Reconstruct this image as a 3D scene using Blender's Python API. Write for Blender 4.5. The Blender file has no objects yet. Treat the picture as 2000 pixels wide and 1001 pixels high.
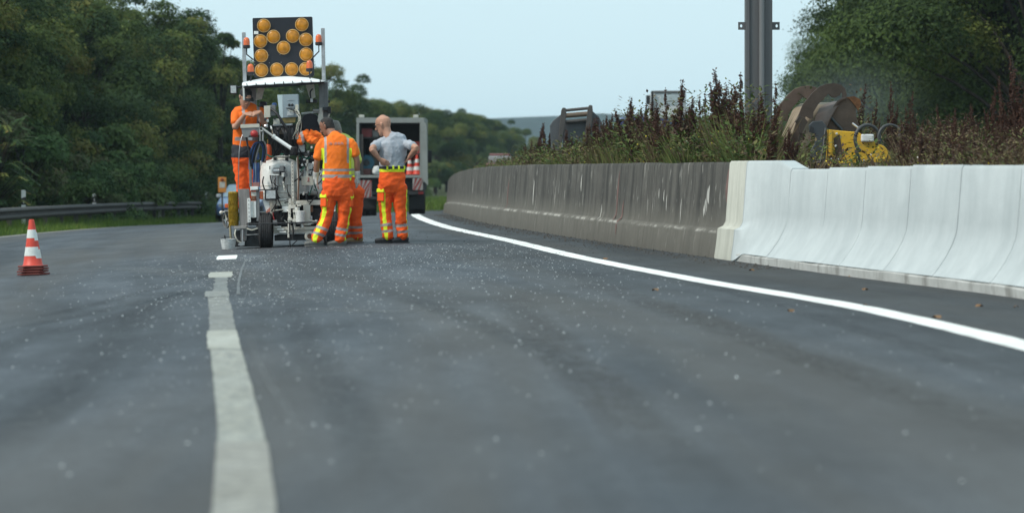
import bpy, bmesh, math, random
import numpy as np
from mathutils import Vector, Matrix, noise

random.seed(7)
np.random.seed(7)
scn = bpy.context.scene
COL = bpy.data.collections.new('place')        # joined to the scene at the end, once everything is built
V = Vector

# ---------------------------------------------------------------- camera, sky, sun, exposure
CAMH, FPX, CX, CY = 1.05, 7500.0, 1000.0, 330.0     # eye height, focal length in photo pixels, principal column, horizon row
cam = bpy.data.cameras.new('camera')
cam.lens = 135.0
cam.sensor_width = 36.0
cam.shift_y = -(500.5 - CY) / 2000.0
cam.clip_start = 0.5
cam.clip_end = 20000
cam.dof.use_dof = True
cam.dof.focus_distance = 53.0
cam.dof.aperture_fstop = 3.4
camo = bpy.data.objects.new('camera', cam)
COL.objects.link(camo)
camo.location = (0, 0, CAMH)
camo.rotation_euler = (math.pi / 2, 0, 0)
scn.camera = camo

SUN_AZ, SUN_EL = math.radians(-118), math.radians(48)      # azimuth from +Y clockwise (negative = left of view)
world = bpy.data.worlds.new('World')
scn.world = world
world.use_nodes = True
wn, wl = world.node_tree.nodes, world.node_tree.links
wn.clear()
wout = wn.new('ShaderNodeOutputWorld')
sky = wn.new('ShaderNodeTexSky')
sky.sky_type = 'NISHITA'
sky.sun_disc = False
sky.sun_elevation = SUN_EL
sky.sun_rotation = SUN_AZ
sky.dust_density = 3.0
bg1 = wn.new('ShaderNodeBackground')
bg1.inputs['Strength'].default_value = 0.10
wl.new(sky.outputs[0], bg1.inputs['Color'])
bg2 = wn.new('ShaderNodeBackground')                       # thin even overcast over the whole sky
bg2.inputs['Color'].default_value = (0.645, 0.85, 0.92, 1)
bg2.inputs['Strength'].default_value = 0.84
wmix = wn.new('ShaderNodeMixShader')
wmix.inputs[0].default_value = 0.92
wl.new(bg1.outputs[0], wmix.inputs[1])
wl.new(bg2.outputs[0], wmix.inputs[2])
wl.new(wmix.outputs[0], wout.inputs['Surface'])

sun = bpy.data.lights.new('sun', 'SUN')
sun.energy = 2.2
sun.angle = math.radians(12)
sun.color = (1.0, 0.93, 0.83)
suno = bpy.data.objects.new('sun', sun)
COL.objects.link(suno)
sd = V((math.sin(SUN_AZ) * math.cos(SUN_EL), math.cos(SUN_AZ) * math.cos(SUN_EL), math.sin(SUN_EL)))
suno.rotation_euler = sd.to_track_quat('Z', 'Y').to_euler()
suno.location = (-20, -20, 40)

scn.view_settings.view_transform = 'Standard'
scn.view_settings.look = 'None'
scn.view_settings.exposure = 0.42
scn.view_settings.gamma = 1.0
scn.cycles.use_denoising = True
scn.cycles.max_bounces = 6
scn.cycles.transparent_max_bounces = 6

# ---------------------------------------------------------------- ground shape and pixel helpers
def gz(x, y):
    if y < 60: z = 0.0
    elif y < 134: z = -8.6e-5 * (y - 60) ** 2
    else: z = -0.471 - 0.0127 * 40 * (1 - math.exp(-(y - 134) / 40))
    u = max(x, -18.0) + 2
    z += 0.042 * (-0.6 * math.log1p(math.exp(-u / 0.6)) if u > -20 else u)
    return z

def at(px, py, Y):
    return V(((px - CX) / FPX * Y, Y, CAMH - (py - CY) / FPX * Y))

def G(px, py, lo=8.0, hi=140.0):
    """where the line of sight through a photo pixel meets the road"""
    Y = lo
    while Y < hi:
        p = at(px, py, Y)
        if p.z <= gz(p.x, Y): return V((p.x, Y, gz(p.x, Y)))
        Y += 0.02
    return V(((px - CX) / FPX * hi, hi, gz((px - CX) / FPX * hi, hi)))

# ---------------------------------------------------------------- materials
MATS = {}
def nodes_of(name):
    m = bpy.data.materials.new(name)
    m.use_nodes = True
    nt = m.node_tree
    return m, nt.nodes, nt.links, nt.nodes['Principled BSDF']

def M(name, col=(.5, .5, .5), rough=.6, metal=0.0, var=.18, scale=9.0, bump=0.0, bscale=60.0, spec=.5, dirt=0.0, stretch=(1, 1, 1), coat=0.0):
    if name in MATS: return MATS[name]
    m, n, l, b = nodes_of(name)
    tc = n.new('ShaderNodeTexCoord')
    mp = n.new('ShaderNodeMapping'); mp.inputs['Scale'].default_value = stretch
    l.new(tc.outputs['Object'], mp.inputs[0])
    nz = n.new('ShaderNodeTexNoise'); nz.inputs['Scale'].default_value = scale; nz.inputs['Detail'].default_value = 6
    nz.inputs['Roughness'].default_value = .65
    l.new(mp.outputs[0], nz.inputs['Vector'])
    cr = n.new('ShaderNodeValToRGB')
    cr.color_ramp.elements[0].position = .3; cr.color_ramp.elements[1].position = .7
    cr.color_ramp.elements[0].color = (*[max(0, c * (1 - var)) for c in col], 1)
    cr.color_ramp.elements[1].color = (*[min(1, c * (1 + var)) for c in col], 1)
    l.new(nz.outputs['Fac'], cr.inputs[0])
    out = cr.outputs[0]
    if dirt > 0:
        n2 = n.new('ShaderNodeTexNoise'); n2.inputs['Scale'].default_value = scale * .45; n2.inputs['Detail'].default_value = 8
        n2.inputs['Roughness'].default_value = .75
        l.new(mp.outputs[0], n2.inputs['Vector'])
        r2 = n.new('ShaderNodeValToRGB'); r2.color_ramp.elements[0].position = .48; r2.color_ramp.elements[1].position = .68
        r2.color_ramp.elements[1].color = (dirt, dirt, dirt, 1); r2.color_ramp.elements[0].color = (0, 0, 0, 1)
        l.new(n2.outputs['Fac'], r2.inputs[0])
        mx = n.new('ShaderNodeMix'); mx.data_type = 'RGBA'
        l.new(r2.outputs[0], mx.inputs['Factor']); l.new(out, mx.inputs['A'])
        mx.inputs['B'].default_value = (.07, .062, .05, 1)
        out = mx.outputs['Result']
    l.new(out, b.inputs['Base Color'])
    b.inputs['Roughness'].default_value = rough
    b.inputs['Metallic'].default_value = metal
    b.inputs['Specular IOR Level'].default_value = spec
    b.inputs['Coat Weight'].default_value = coat
    if bump > 0:
        n3 = n.new('ShaderNodeTexNoise'); n3.inputs['Scale'].default_value = bscale; n3.inputs['Detail'].default_value = 4
        l.new(mp.outputs[0], n3.inputs['Vector'])
        bp = n.new('ShaderNodeBump'); bp.inputs['Strength'].default_value = bump; bp.inputs['Distance'].default_value = .02
        l.new(n3.outputs['Fac'], bp.inputs['Height']); l.new(bp.outputs[0], b.inputs['Normal'])
    MATS[name] = m
    return m

def leaf_mat(name, stops, rand=.25, trans=.25):
    """colour picked per leaf from the face attribute tint, shifted a little for each object"""
    m, n, l, b = nodes_of(name)
    a = n.new('ShaderNodeAttribute'); a.attribute_name = 'tint'
    oi = n.new('ShaderNodeObjectInfo')
    ad = n.new('ShaderNodeMath'); ad.operation = 'MULTIPLY_ADD'
    l.new(oi.outputs['Random'], ad.inputs[0]); ad.inputs[1].default_value = rand; l.new(a.outputs['Fac'], ad.inputs[2])
    cr = n.new('ShaderNodeValToRGB')
    els = cr.color_ramp.elements
    els[0].position = stops[0][0]; els[0].color = (*stops[0][1], 1)
    els[1].position = stops[-1][0]; els[1].color = (*stops[-1][1], 1)
    for p, c in stops[1:-1]:
        e = els.new(p); e.color = (*c, 1)
    l.new(ad.outputs[0], cr.inputs[0])
    l.new(cr.outputs[0], b.inputs['Base Color'])
    b.inputs['Roughness'].default_value = .75
    b.inputs['Specular IOR Level'].default_value = .18
    tr = n.new('ShaderNodeBsdfTranslucent'); l.new(cr.outputs[0], tr.inputs['Color'])
    mx = n.new('ShaderNodeMixShader'); mx.inputs[0].default_value = trans
    l.new(b.outputs[0], mx.inputs[1]); l.new(tr.outputs[0], mx.inputs[2])
    l.new(mx.outputs[0], n['Material Output'].inputs['Surface'])
    MATS[name] = m
    return m

# ---------------------------------------------------------------- mesh helpers
def frame(d, up=V((0, 0, 1))):
    d = d.normalized()
    if abs(d.dot(up)) > .97: up = V((0, 1, 0)) if abs(d.y) < .9 else V((1, 0, 0))
    s = d.cross(up).normalized()
    return s, s.cross(d).normalized()

def smooth_path(pts, k=6):
    if len(pts) < 3: return [V(p) for p in pts]
    P = [V(p) for p in pts]
    P = [P[0] * 2 - P[1]] + P + [P[-1] * 2 - P[-2]]
    out = []
    for i in range(1, len(P) - 2):
        a, b, c, d = P[i - 1], P[i], P[i + 1], P[i + 2]
        for j in range(k):
            t = j / k
            out.append(.5 * ((2 * b) + (c - a) * t + (2 * a - 5 * b + 4 * c - d) * t * t + (3 * b - a - 3 * c + d) * t ** 3))
    out.append(P[-2])
    return out

class MB:
    def __init__(s): s.v = []; s.f = []; s.m = []; s.mi = 0
    def add(s, vs, fs):
        o = len(s.v); s.v += [tuple(v) for v in vs]
        s.f += [tuple(i + o for i in f) for f in fs]; s.m += [s.mi] * len(fs)
        return s
    def box(s, a, b):
        x0, y0, z0 = a; x1, y1, z1 = b
        x0, x1 = min(x0, x1), max(x0, x1); y0, y1 = min(y0, y1), max(y0, y1); z0, z1 = min(z0, z1), max(z0, z1)
        return s.add([(x0, y0, z0), (x1, y0, z0), (x1, y1, z0), (x0, y1, z0), (x0, y0, z1), (x1, y0, z1), (x1, y1, z1), (x0, y1, z1)],
                     [(0, 3, 2, 1), (4, 5, 6, 7), (0, 1, 5, 4), (1, 2, 6, 5), (2, 3, 7, 6), (3, 0, 4, 7)])
    def beam(s, p, q, w, h, up=V((0, 0, 1))):
        p, q = V(p), V(q); sd, u = frame(q - p, up); sd *= w / 2; u *= h / 2
        return s.add([p - sd - u, p + sd - u, p + sd + u, p - sd + u, q - sd - u, q + sd - u, q + sd + u, q - sd + u],
                     [(0, 1, 2, 3), (7, 6, 5, 4), (4, 5, 1, 0), (5, 6, 2, 1), (6, 7, 3, 2), (7, 4, 0, 3)])
    def tube(s, pts, r, n=8, smooth=0, cap=True):
        P = smooth_path(pts, smooth) if smooth else [V(p) for p in pts]
        R = r if isinstance(r, (list, tuple)) else [r] * len(P)
        if len(R) != len(P): R = [R[0] + (R[-1] - R[0]) * i / (len(P) - 1) for i in range(len(P))]
        vs, fs = [], []
        up = V((0, 0, 1))
        for i, p in enumerate(P):
            d = (P[min(i + 1, len(P) - 1)] - P[max(i - 1, 0)])
            if d.length < 1e-9: d = V((0, 0, 1))
            sd, u = frame(d, up)
            up = u if i else up
            for k in range(n):
                a = 2 * math.pi * k / n
                vs.append(p + sd * (R[i] * math.cos(a)) + u * (R[i] * math.sin(a)))
        for i in range(len(P) - 1):
            for k in range(n):
                fs.append((i * n + k, i * n + (k + 1) % n, (i + 1) * n + (k + 1) % n, (i + 1) * n + k))
        if cap:
            fs.append(tuple(range(n - 1, -1, -1))); fs.append(tuple((len(P) - 1) * n + k for k in range(n)))
        return s.add(vs, fs)
    def lathe(s, p, axis, rows, n=16, ring=False):
        """rows: (radius, height along axis); ring=True joins the last row to the first"""
        p = V(p); ax = V(axis).normalized(); sd, u = frame(ax)
        vs, fs = [], []
        for r, h in rows:
            for k in range(n):
                a = 2 * math.pi * k / n
                vs.append(p + ax * h + sd * (r * math.cos(a)) + u * (r * math.sin(a)))
        m = len(rows)
        for i in range(m if ring else m - 1):
            j = (i + 1) % m
            for k in range(n):
                fs.append((i * n + k, i * n + (k + 1) % n, j * n + (k + 1) % n, j * n + k))
        if not ring:
            fs.append(tuple(range(n - 1, -1, -1))); fs.append(tuple((m - 1) * n + k for k in range(n)))
        return s.add(vs, fs)
    def prism(s, poly, off):
        """closed outline poly (3-D points) pushed along off"""
        off = V(off); n = len(poly); P = [V(p) for p in poly]
        return s.add(P + [p + off for p in P],
                     [tuple(range(n - 1, -1, -1)), tuple(range(n, 2 * n))] + [(i, (i + 1) % n, n + (i + 1) % n, n + i) for i in range(n)])
    def ball(s, c, r, n=12, m=8):
        c = V(c); rx, ry, rz = r if isinstance(r, (tuple, list)) else (r, r, r)
        vs = [c + V((0, 0, rz))]
        for i in range(1, m):
            a = math.pi * i / m
            for k in range(n):
                b = 2 * math.pi * k / n
                vs.append(c + V((rx * math.sin(a) * math.cos(b), ry * math.sin(a) * math.sin(b), rz * math.cos(a))))
        vs.append(c - V((0, 0, rz)))
        fs = [(0, 1 + k, 1 + (k + 1) % n) for k in range(n)]
        for i in range(m - 2):
            for k in range(n):
                fs.append((1 + i * n + k, 1 + (i + 1) * n + k, 1 + (i + 1) * n + (k + 1) % n, 1 + i * n + (k + 1) % n))
        L = len(vs) - 1
        fs += [(L, 1 + (m - 2) * n + (k + 1) % n, 1 + (m - 2) * n + k) for k in range(n)]
        return s.add(vs, fs)
    def build(s, name, mat, parent=None, smooth=None, bev=0.0):
        me = bpy.data.meshes.new(name)
        me.from_pydata(s.v, [], s.f)
        for mm in (mat if isinstance(mat, (list, tuple)) else [mat]): me.materials.append(mm)
        if any(s.m): me.polygons.foreach_set('material_index', s.m)
        bm = bmesh.new(); bm.from_mesh(me); bmesh.ops.recalc_face_normals(bm, faces=bm.faces); bm.to_mesh(me); bm.free()
        if getattr(s, 'h', None):
            me.attributes.new('profile', 'FLOAT', 'POINT').data.foreach_set('value', s.h)
        if smooth:
            me.polygons.foreach_set('use_smooth', [True] * len(me.polygons))
            me.set_sharp_from_angle(angle=math.radians(smooth if smooth > 1 else 40))
        o = bpy.data.objects.new(name, me); COL.objects.link(o)
        if parent: o.parent = parent
        if bev:
            bv = o.modifiers.new('edge', 'BEVEL'); bv.width = bev; bv.segments = 2; bv.limit_method = 'ANGLE'
        return o

def tag(o, label=None, cat=None, group=None, kind=None):
    if label: o['label'] = label
    if cat: o['category'] = cat
    if group: o['group'] = group
    if kind: o['kind'] = kind
    return o

def empty(name, loc, label, cat, group=None, rz=0.0):
    o = bpy.data.objects.new(name, None); COL.objects.link(o)
    o.location = loc; o.rotation_euler = (0, 0, rz); o.empty_display_size = .2
    return tag(o, label, cat, group)

def copy_tree(o, parent=None):
    c = o.copy(); COL.objects.link(c); c.parent = parent
    for ch in list(o.children): copy_tree(ch, c)
    return c

class Th:
    """a thing whose parts are laid out from measured photo columns and rows at a depth d behind its front"""
    def __init__(s, name, label, cat, O, tilt=0.0, group=None):
        s.O = V(O); s.R = Matrix.Rotation(tilt, 3, 'Y'); s.Ri = s.R.transposed()
        s.root = empty(name, O, label, cat, group); s.root.rotation_euler = (0, tilt, 0)
    def p(s, px, py, d=0.0): return s.Ri @ (at(px, py, s.O.y + d) - s.O)
    def m(s, d=0.0): return (s.O.y + d) / FPX      # metres per photo pixel at that depth
    def box(s, name, x0, y0, x1, y1, d0, d1, mat, parent=None, bev=0.006):
        a, b = s.p(x0, y1, d0), s.p(x1, y0, d0)
        return MB().box((a.x, d0, a.z), (b.x, d1, b.z)).build(name, mat, parent or s.root, bev=bev)
    def tube(s, name, pts, r, mat, parent=None, smooth=0, n=8):
        return MB().tube([s.p(*q) for q in pts], r, n, smooth).build(name, mat, parent or s.root, smooth=50)
    def beam(s, name, a, b, w, h, mat, parent=None, bev=0.004):
        return MB().beam(s.p(*a), s.p(*b), w, h, V((0, 1, 0))).build(name, mat, parent or s.root, bev=bev)
    def plate(s, name, pts, d0, thick, mat, parent=None, bev=0.0):
        return MB().prism([s.p(x, y, d0) for x, y in pts], (0, thick, 0)).build(name, mat, parent or s.root, bev=bev)

def leaf_object(name, C, D, U, L, W, tint, mat, parent=None):
    """many leaves in one mesh: rhombus at C, long axis D, cross axis U, length L, width W, face attribute tint"""
    N = len(C)
    D = D / (np.linalg.norm(D, axis=1, keepdims=True) + 1e-9)
    U = U - D * (U * D).sum(1, keepdims=True)
    U = U / (np.linalg.norm(U, axis=1, keepdims=True) + 1e-9)
    L = np.asarray(L).reshape(-1, 1) * np.ones((N, 1)); W = np.asarray(W).reshape(-1, 1) * np.ones((N, 1))
    P = np.empty((N, 4, 3), np.float32)
    P[:, 0] = C; P[:, 1] = C + D * L * .45 + U * W * .5; P[:, 2] = C + D * L; P[:, 3] = C + D * L * .45 - U * W * .5
    me = bpy.data.meshes.new(name)
    me.vertices.add(N * 4); me.vertices.foreach_set('co', P.ravel())
    me.loops.add(N * 4); me.loops.foreach_set('vertex_index', np.arange(N * 4, dtype=np.int32))
    me.polygons.add(N); me.polygons.foreach_set('loop_start', np.arange(0, N * 4, 4, dtype=np.int32))
    me.update(calc_edges=True)
    at_ = me.attributes.new('tint', 'FLOAT', 'FACE'); at_.data.foreach_set('value', np.asarray(tint, np.float32))
    me.materials.append(mat)
    o = bpy.data.objects.new(name, me); COL.objects.link(o)
    if parent: o.parent = parent
    return o

# ================================================================ THE SETTING
def interp(pts, t):
    """smooth (Catmull-Rom) x over t through (t, x) points, straight on beyond the ends"""
    if t <= pts[0][0]:
        (a, b), (c, d) = pts[0], pts[1]; return b + (d - b) / (c - a) * (t - a)
    if t >= pts[-1][0]:
        (a, b), (c, d) = pts[-2], pts[-1]; return d + (d - b) / (c - a) * (t - c)
    for i in range(len(pts) - 1):
        if pts[i][0] <= t <= pts[i + 1][0]:
            t0, x0 = pts[i]; t1, x1 = pts[i + 1]; h = t1 - t0
            m0 = (x1 - pts[i - 1][1]) / (t1 - pts[i - 1][0]) if i else (x1 - x0) / h
            m1 = (pts[i + 2][1] - x0) / (pts[i + 2][0] - t0) if i + 2 < len(pts) else (x1 - x0) / h
            u = (t - t0) / h
            return ((2 * u ** 3 - 3 * u * u + 1) * x0 + (u ** 3 - 2 * u * u + u) * h * m0 + (-2 * u ** 3 + 3 * u * u) * x1 + (u ** 3 - u * u) * h * m1)

BAR = [(14, 5.05), (22, 4.72), (31, 4.14), (37.9, 3.25), (45.2, 2.40), (56.2, 1.20), (65.3, .35), (74.3, -.40), (90.7, -1.21), (115, -1.98), (144, -2.55), (170, -2.55), (200, -1.9), (240, .2)]
EDGE = [(14, 3.30), (22.8, 3.05), (29.2, 2.62), (36.1, 1.78), (45.3, .845), (55.9, 0), (69.3, -1.11), (84.7, -1.92), (104.5, -2.62), (118, -2.95)]
OLDL = [(8, -.56), (12.7, -.886), (15.3, -1.08), (19.2, -1.40), (23.7, -1.775), (28.1, -2.125), (34, -2.60), (40.2, -3.05), (49.5, -3.66), (60, -4.3)]
bx = lambda y: interp(BAR, y)

# ---- materials of the setting
def asphalt_mat():
    m, n, l, b = nodes_of('asphalt')
    tc = n.new('ShaderNodeTexCoord')
    def nz(scale, sc=(1, 1, 1), det=6, rough=.6):
        mp = n.new('ShaderNodeMapping'); mp.inputs['Scale'].default_value = sc; l.new(tc.outputs['Object'], mp.inputs[0])
        t = n.new('ShaderNodeTexNoise'); t.inputs['Scale'].default_value = scale; t.inputs['Detail'].default_value = det; t.inputs['Roughness'].default_value = rough
        l.new(mp.outputs[0], t.inputs['Vector']); return t.outputs['Fac']
    def ramp(src, a, b_, ca, cb):
        r = n.new('ShaderNodeValToRGB'); r.color_ramp.elements[0].position = a; r.color_ramp.elements[1].position = b_
        r.color_ramp.elements[0].color = (*ca, 1); r.color_ramp.elements[1].color = (*cb, 1); l.new(src, r.inputs[0]); return r.outputs[0]
    def mix(kind, f, a, b_):
        x = n.new('ShaderNodeMix'); x.data_type = 'RGBA'; x.blend_type = kind
        for s, v in (('Factor', f), ('A', a), ('B', b_)):
            if isinstance(v, (int, float)): x.inputs[s].default_value = v
            else: l.new(v, x.inputs[s])
        return x.outputs['Result']
    la = n.new('ShaderNodeAttribute'); la.attribute_name = 'lane'
    def lz(scale, sc, det=5, rough=.6):
        mp = n.new('ShaderNodeMapping'); mp.inputs['Scale'].default_value = sc; l.new(la.outputs['Vector'], mp.inputs[0])
        t = n.new('ShaderNodeTexNoise'); t.inputs['Scale'].default_value = scale; t.inputs['Detail'].default_value = det; t.inputs['Roughness'].default_value = rough
        l.new(mp.outputs[0], t.inputs['Vector']); return t.outputs['Fac']
    base = ramp(nz(2.2, (1, .35, 1)), .3, .7, (.050, .059, .072), (.080, .092, .108))
    fine = ramp(nz(55, (1, 1, 1), 3, .8), .35, .75, (.30, .30, .30), (1.75, 1.75, 1.75))
    c = mix('MULTIPLY', .8, base, fine)
    grit = ramp(nz(13, (1, .6, 1), 6, .8), .38, .66, (.62, .62, .63), (1.28, 1.28, 1.27))
    c = mix('MULTIPLY', .8, c, grit)
    streak = ramp(lz(1.0, (1.25, .035, 1), 6), .40, .60, (.50, .50, .52), (1.18, 1.18, 1.18))          # long wheel tracks
    c = mix('MULTIPLY', .75, c, streak)
    blotch = ramp(nz(.6, (1, .3, 1), 6, .65), .40, .62, (.66, .67, .69), (1.20, 1.20, 1.20))
    c = mix('MULTIPLY', .9, c, blotch)
    brown = ramp(lz(.55, (.9, .05, 1), 4), .46, .62, (0, 0, 0), (1, 1, 1))
    cb = n.new('ShaderNodeRGB'); cb.outputs[0].default_value = (.074, .068, .061, 1)
    fm = n.new('ShaderNodeMath'); fm.operation = 'MULTIPLY'; fm.inputs[1].default_value = .55
    l.new(brown, fm.inputs[0])
    c = mix('MIX', fm.outputs[0], c, cb.outputs[0])
    sx = n.new('ShaderNodeSeparateXYZ'); l.new(la.outputs['Vector'], sx.inputs[0])
    wb = n.new('ShaderNodeMath'); wb.operation = 'MULTIPLY_ADD'; l.new(lz(.8, (1, .2, 1)), wb.inputs[0]); wb.inputs[1].default_value = .9; l.new(sx.outputs[0], wb.inputs[2])
    mr = n.new('ShaderNodeMapRange'); mr.inputs['From Min'].default_value = -1.6; mr.inputs['From Max'].default_value = 1.1; l.new(wb.outputs[0], mr.inputs['Value'])
    worn_edge = ramp(mr.outputs[0], .0, 1.0, (1, 1, 1), (.62, .58, .54))            # dirtier, less polished towards the barrier
    c = mix('MULTIPLY', 1.0, c, worn_edge)
    l.new(c, b.inputs['Base Color'])
    rr = ramp(nz(1.5, (1, .2, 1)), .3, .7, (.62, .62, .62), (.78, .78, .78)); l.new(rr, b.inputs['Roughness'])
    b.inputs['Specular IOR Level'].default_value = .35
    bp = n.new('ShaderNodeBump'); bp.inputs['Strength'].default_value = .5; bp.inputs['Distance'].default_value = .01
    l.new(nz(80, (1, 1, 1), 3), bp.inputs['Height']); l.new(bp.outputs[0], b.inputs['Normal'])
    MATS['asphalt'] = m
    return m
asphalt = asphalt_mat()

def paint_mat(name, col, wear_lo, wear_hi, ground=(.10, .105, .11), sc=(1, .5, 1)):
    """road paint with worn-through patches"""
    m, n, l, b = nodes_of(name)
    tc = n.new('ShaderNodeTexCoord'); mp = n.new('ShaderNodeMapping'); mp.inputs['Scale'].default_value = sc
    l.new(tc.outputs['Object'], mp.inputs[0])
    t = n.new('ShaderNodeTexNoise'); t.inputs['Scale'].default_value = 16; t.inputs['Detail'].default_value = 10; t.inputs['Roughness'].default_value = .72
    l.new(mp.outputs[0], t.inputs['Vector'])
    r = n.new('ShaderNodeValToRGB'); r.color_ramp.elements[0].position = wear_lo; r.color_ramp.elements[1].position = wear_hi
    r.color_ramp.elements[0].color = (*ground, 1); r.color_ramp.elements[1].color = (*col, 1)
    l.new(t.outputs['Fac'], r.inputs[0])
    t2 = n.new('ShaderNodeTexNoise'); t2.inputs['Scale'].default_value = 3; t2.inputs['Detail'].default_value = 5
    l.new(mp.outputs[0], t2.inputs['Vector'])
    r2 = n.new('ShaderNodeValToRGB'); r2.color_ramp.elements[0].color = (.72, .70, .66, 1); r2.color_ramp.elements[0].position = .3; r2.color_ramp.elements[1].position = .65
    l.new(t2.outputs['Fac'], r2.inputs[0])
    x = n.new('ShaderNodeMix'); x.data_type = 'RGBA'; x.blend_type = 'MULTIPLY'; x.inputs['Factor'].default_value = .8
    l.new(r.outputs[0], x.inputs['A']); l.new(r2.outputs[0], x.inputs['B'])
    l.new(x.outputs['Result'], b.inputs['Base Color']); b.inputs['Roughness'].default_value = .7
    MATS[name] = m
    return m

def concrete_mat(name, c0, c1, streak, sa, sb, rough=.85, blot=None, sfreq=(3, 5.5, .55), samt=.75):
    """concrete with rain streaks running down its face; c0..c1 is the mottling, streak the stain colour"""
    m, n, l, b = nodes_of(name)
    tc = n.new('ShaderNodeTexCoord')
    def nz(scale, sc, det=6, rough=.65):
        mp = n.new('ShaderNodeMapping'); mp.inputs['Scale'].default_value = sc; l.new(tc.outputs['Object'], mp.inputs[0])
        t = n.new('ShaderNodeTexNoise'); t.inputs['Scale'].default_value = scale; t.inputs['Detail'].default_value = det; t.inputs['Roughness'].default_value = rough
        l.new(mp.outputs[0], t.inputs['Vector']); return t.outputs['Fac']
    r = n.new('ShaderNodeValToRGB'); r.color_ramp.elements[0].color = (*c0, 1); r.color_ramp.elements[1].color = (*c1, 1)
    r.color_ramp.elements[0].position = .32; r.color_ramp.elements[1].position = .7
    l.new(nz(1.6, (1, .8, 1.2), 9, .75), r.inputs[0])
    s = n.new('ShaderNodeValToRGB'); s.color_ramp.elements[0].position = sa; s.color_ramp.elements[1].position = sb
    s.color_ramp.elements[0].color = (0, 0, 0, 1); s.color_ramp.elements[1].color = (samt, samt, samt, 1)
    l.new(nz(1.0, sfreq, 8, .7), s.inputs[0])
    x = n.new('ShaderNodeMix'); x.data_type = 'RGBA'
    l.new(s.outputs[0], x.inputs['Factor']); l.new(r.outputs[0], x.inputs['A']); x.inputs['B'].default_value = (*streak, 1)
    out = x.outputs['Result']
    if blot:
        s2 = n.new('ShaderNodeValToRGB'); s2.color_ramp.elements[0].position = .60; s2.color_ramp.elements[1].position = .70
        s2.color_ramp.elements[0].color = (0, 0, 0, 1); s2.color_ramp.elements[1].color = (.7, .7, .7, 1)
        l.new(nz(1.0, (1, 5.5, 2.6), 4, .62), s2.inputs[0])
        x2 = n.new('ShaderNodeMix'); x2.data_type = 'RGBA'
        l.new(s2.outputs[0], x2.inputs['Factor']); l.new(out, x2.inputs['A']); x2.inputs['B'].default_value = (*blot, 1)
        # paler foot below the ledge and a broken lime line along the ledge (profile height is stored on the mesh)
        ha = n.new('ShaderNodeAttribute'); ha.attribute_name = 'profile'
        fr = n.new('ShaderNodeValToRGB'); els = fr.color_ramp.elements
        els[0].position = 0; els[0].color = (.55, .55, .55, 1); els[1].position = .62; els[1].color = (0, 0, 0, 1)
        e = els.new(.38); e.color = (.50, .50, .50, 1)
        l.new(ha.outputs['Fac'], fr.inputs[0])
        x3 = n.new('ShaderNodeMix'); x3.data_type = 'RGBA'; l.new(fr.outputs[0], x3.inputs['Factor']); l.new(x2.outputs['Result'], x3.inputs['A']); x3.inputs['B'].default_value = (.150, .140, .118, 1)
        lr = n.new('ShaderNodeValToRGB'); els = lr.color_ramp.elements
        els[0].position = .285; els[0].color = (0, 0, 0, 1); els[1].position = .34; els[1].color = (0, 0, 0, 1)
        e = els.new(.312); e.color = (1, 1, 1, 1)
        l.new(ha.outputs['Fac'], lr.inputs[0])
        ln = n.new('ShaderNodeValToRGB'); ln.color_ramp.elements[0].position = .47; ln.color_ramp.elements[1].position = .58; l.new(nz(1.4, (2, 1, 3), 8, .8), ln.inputs[0])
        mm = n.new('ShaderNodeMath'); mm.operation = 'MULTIPLY'; l.new(lr.outputs[0], mm.inputs[0]); l.new(ln.outputs[0], mm.inputs[1])
        x4 = n.new('ShaderNodeMix'); x4.data_type = 'RGBA'; l.new(mm.outputs[0], x4.inputs['Factor']); l.new(x3.outputs['Result'], x4.inputs['A']); x4.inputs['B'].default_value = (.40, .385, .35, 1)
        out = x4.outputs['Result']
    l.new(out, b.inputs['Base Color'])
    b.inputs['Roughness'].default_value = rough; b.inputs['Specular IOR Level'].default_value = .3
    bp = n.new('ShaderNodeBump'); bp.inputs['Strength'].default_value = .35; bp.inputs['Distance'].default_value = .01
    l.new(nz(45, (1, 1, 1), 4), bp.inputs['Height']); l.new(bp.outputs[0], b.inputs['Normal'])
    MATS[name] = m
    return m

old_conc = concrete_mat('weathered concrete', (.052, .0485, .042), (.108, .101, .089), (.026, .024, .021), .46, .60, blot=(.31, .298, .272), sfreq=(1, 3.6, .5), samt=.85)
new_conc = concrete_mat('new concrete', (.41, .45, .46), (.505, .545, .552), (.30, .335, .345), .44, .78, rough=.7, sfreq=(2, 1.7, .35), samt=.6)
mid_conc = concrete_mat('stained cream concrete', (.43, .43, .375), (.52, .52, .46), (.30, .30, .26), .46, .68, rough=.75)
foot_conc = concrete_mat('dirty footing concrete', (.36, .365, .35), (.52, .525, .51), (.20, .195, .18), .50, .64, sfreq=(3, 3, 1.5))
grass_soil = M('grassy soil', (.055, .065, .028), .95, var=.45, scale=2.5, bump=.4, bscale=20, spec=.1)
bank_soil = M('bank soil', (.075, .062, .042), .95, var=.4, scale=3, bump=.4, bscale=20, spec=.1)

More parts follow.
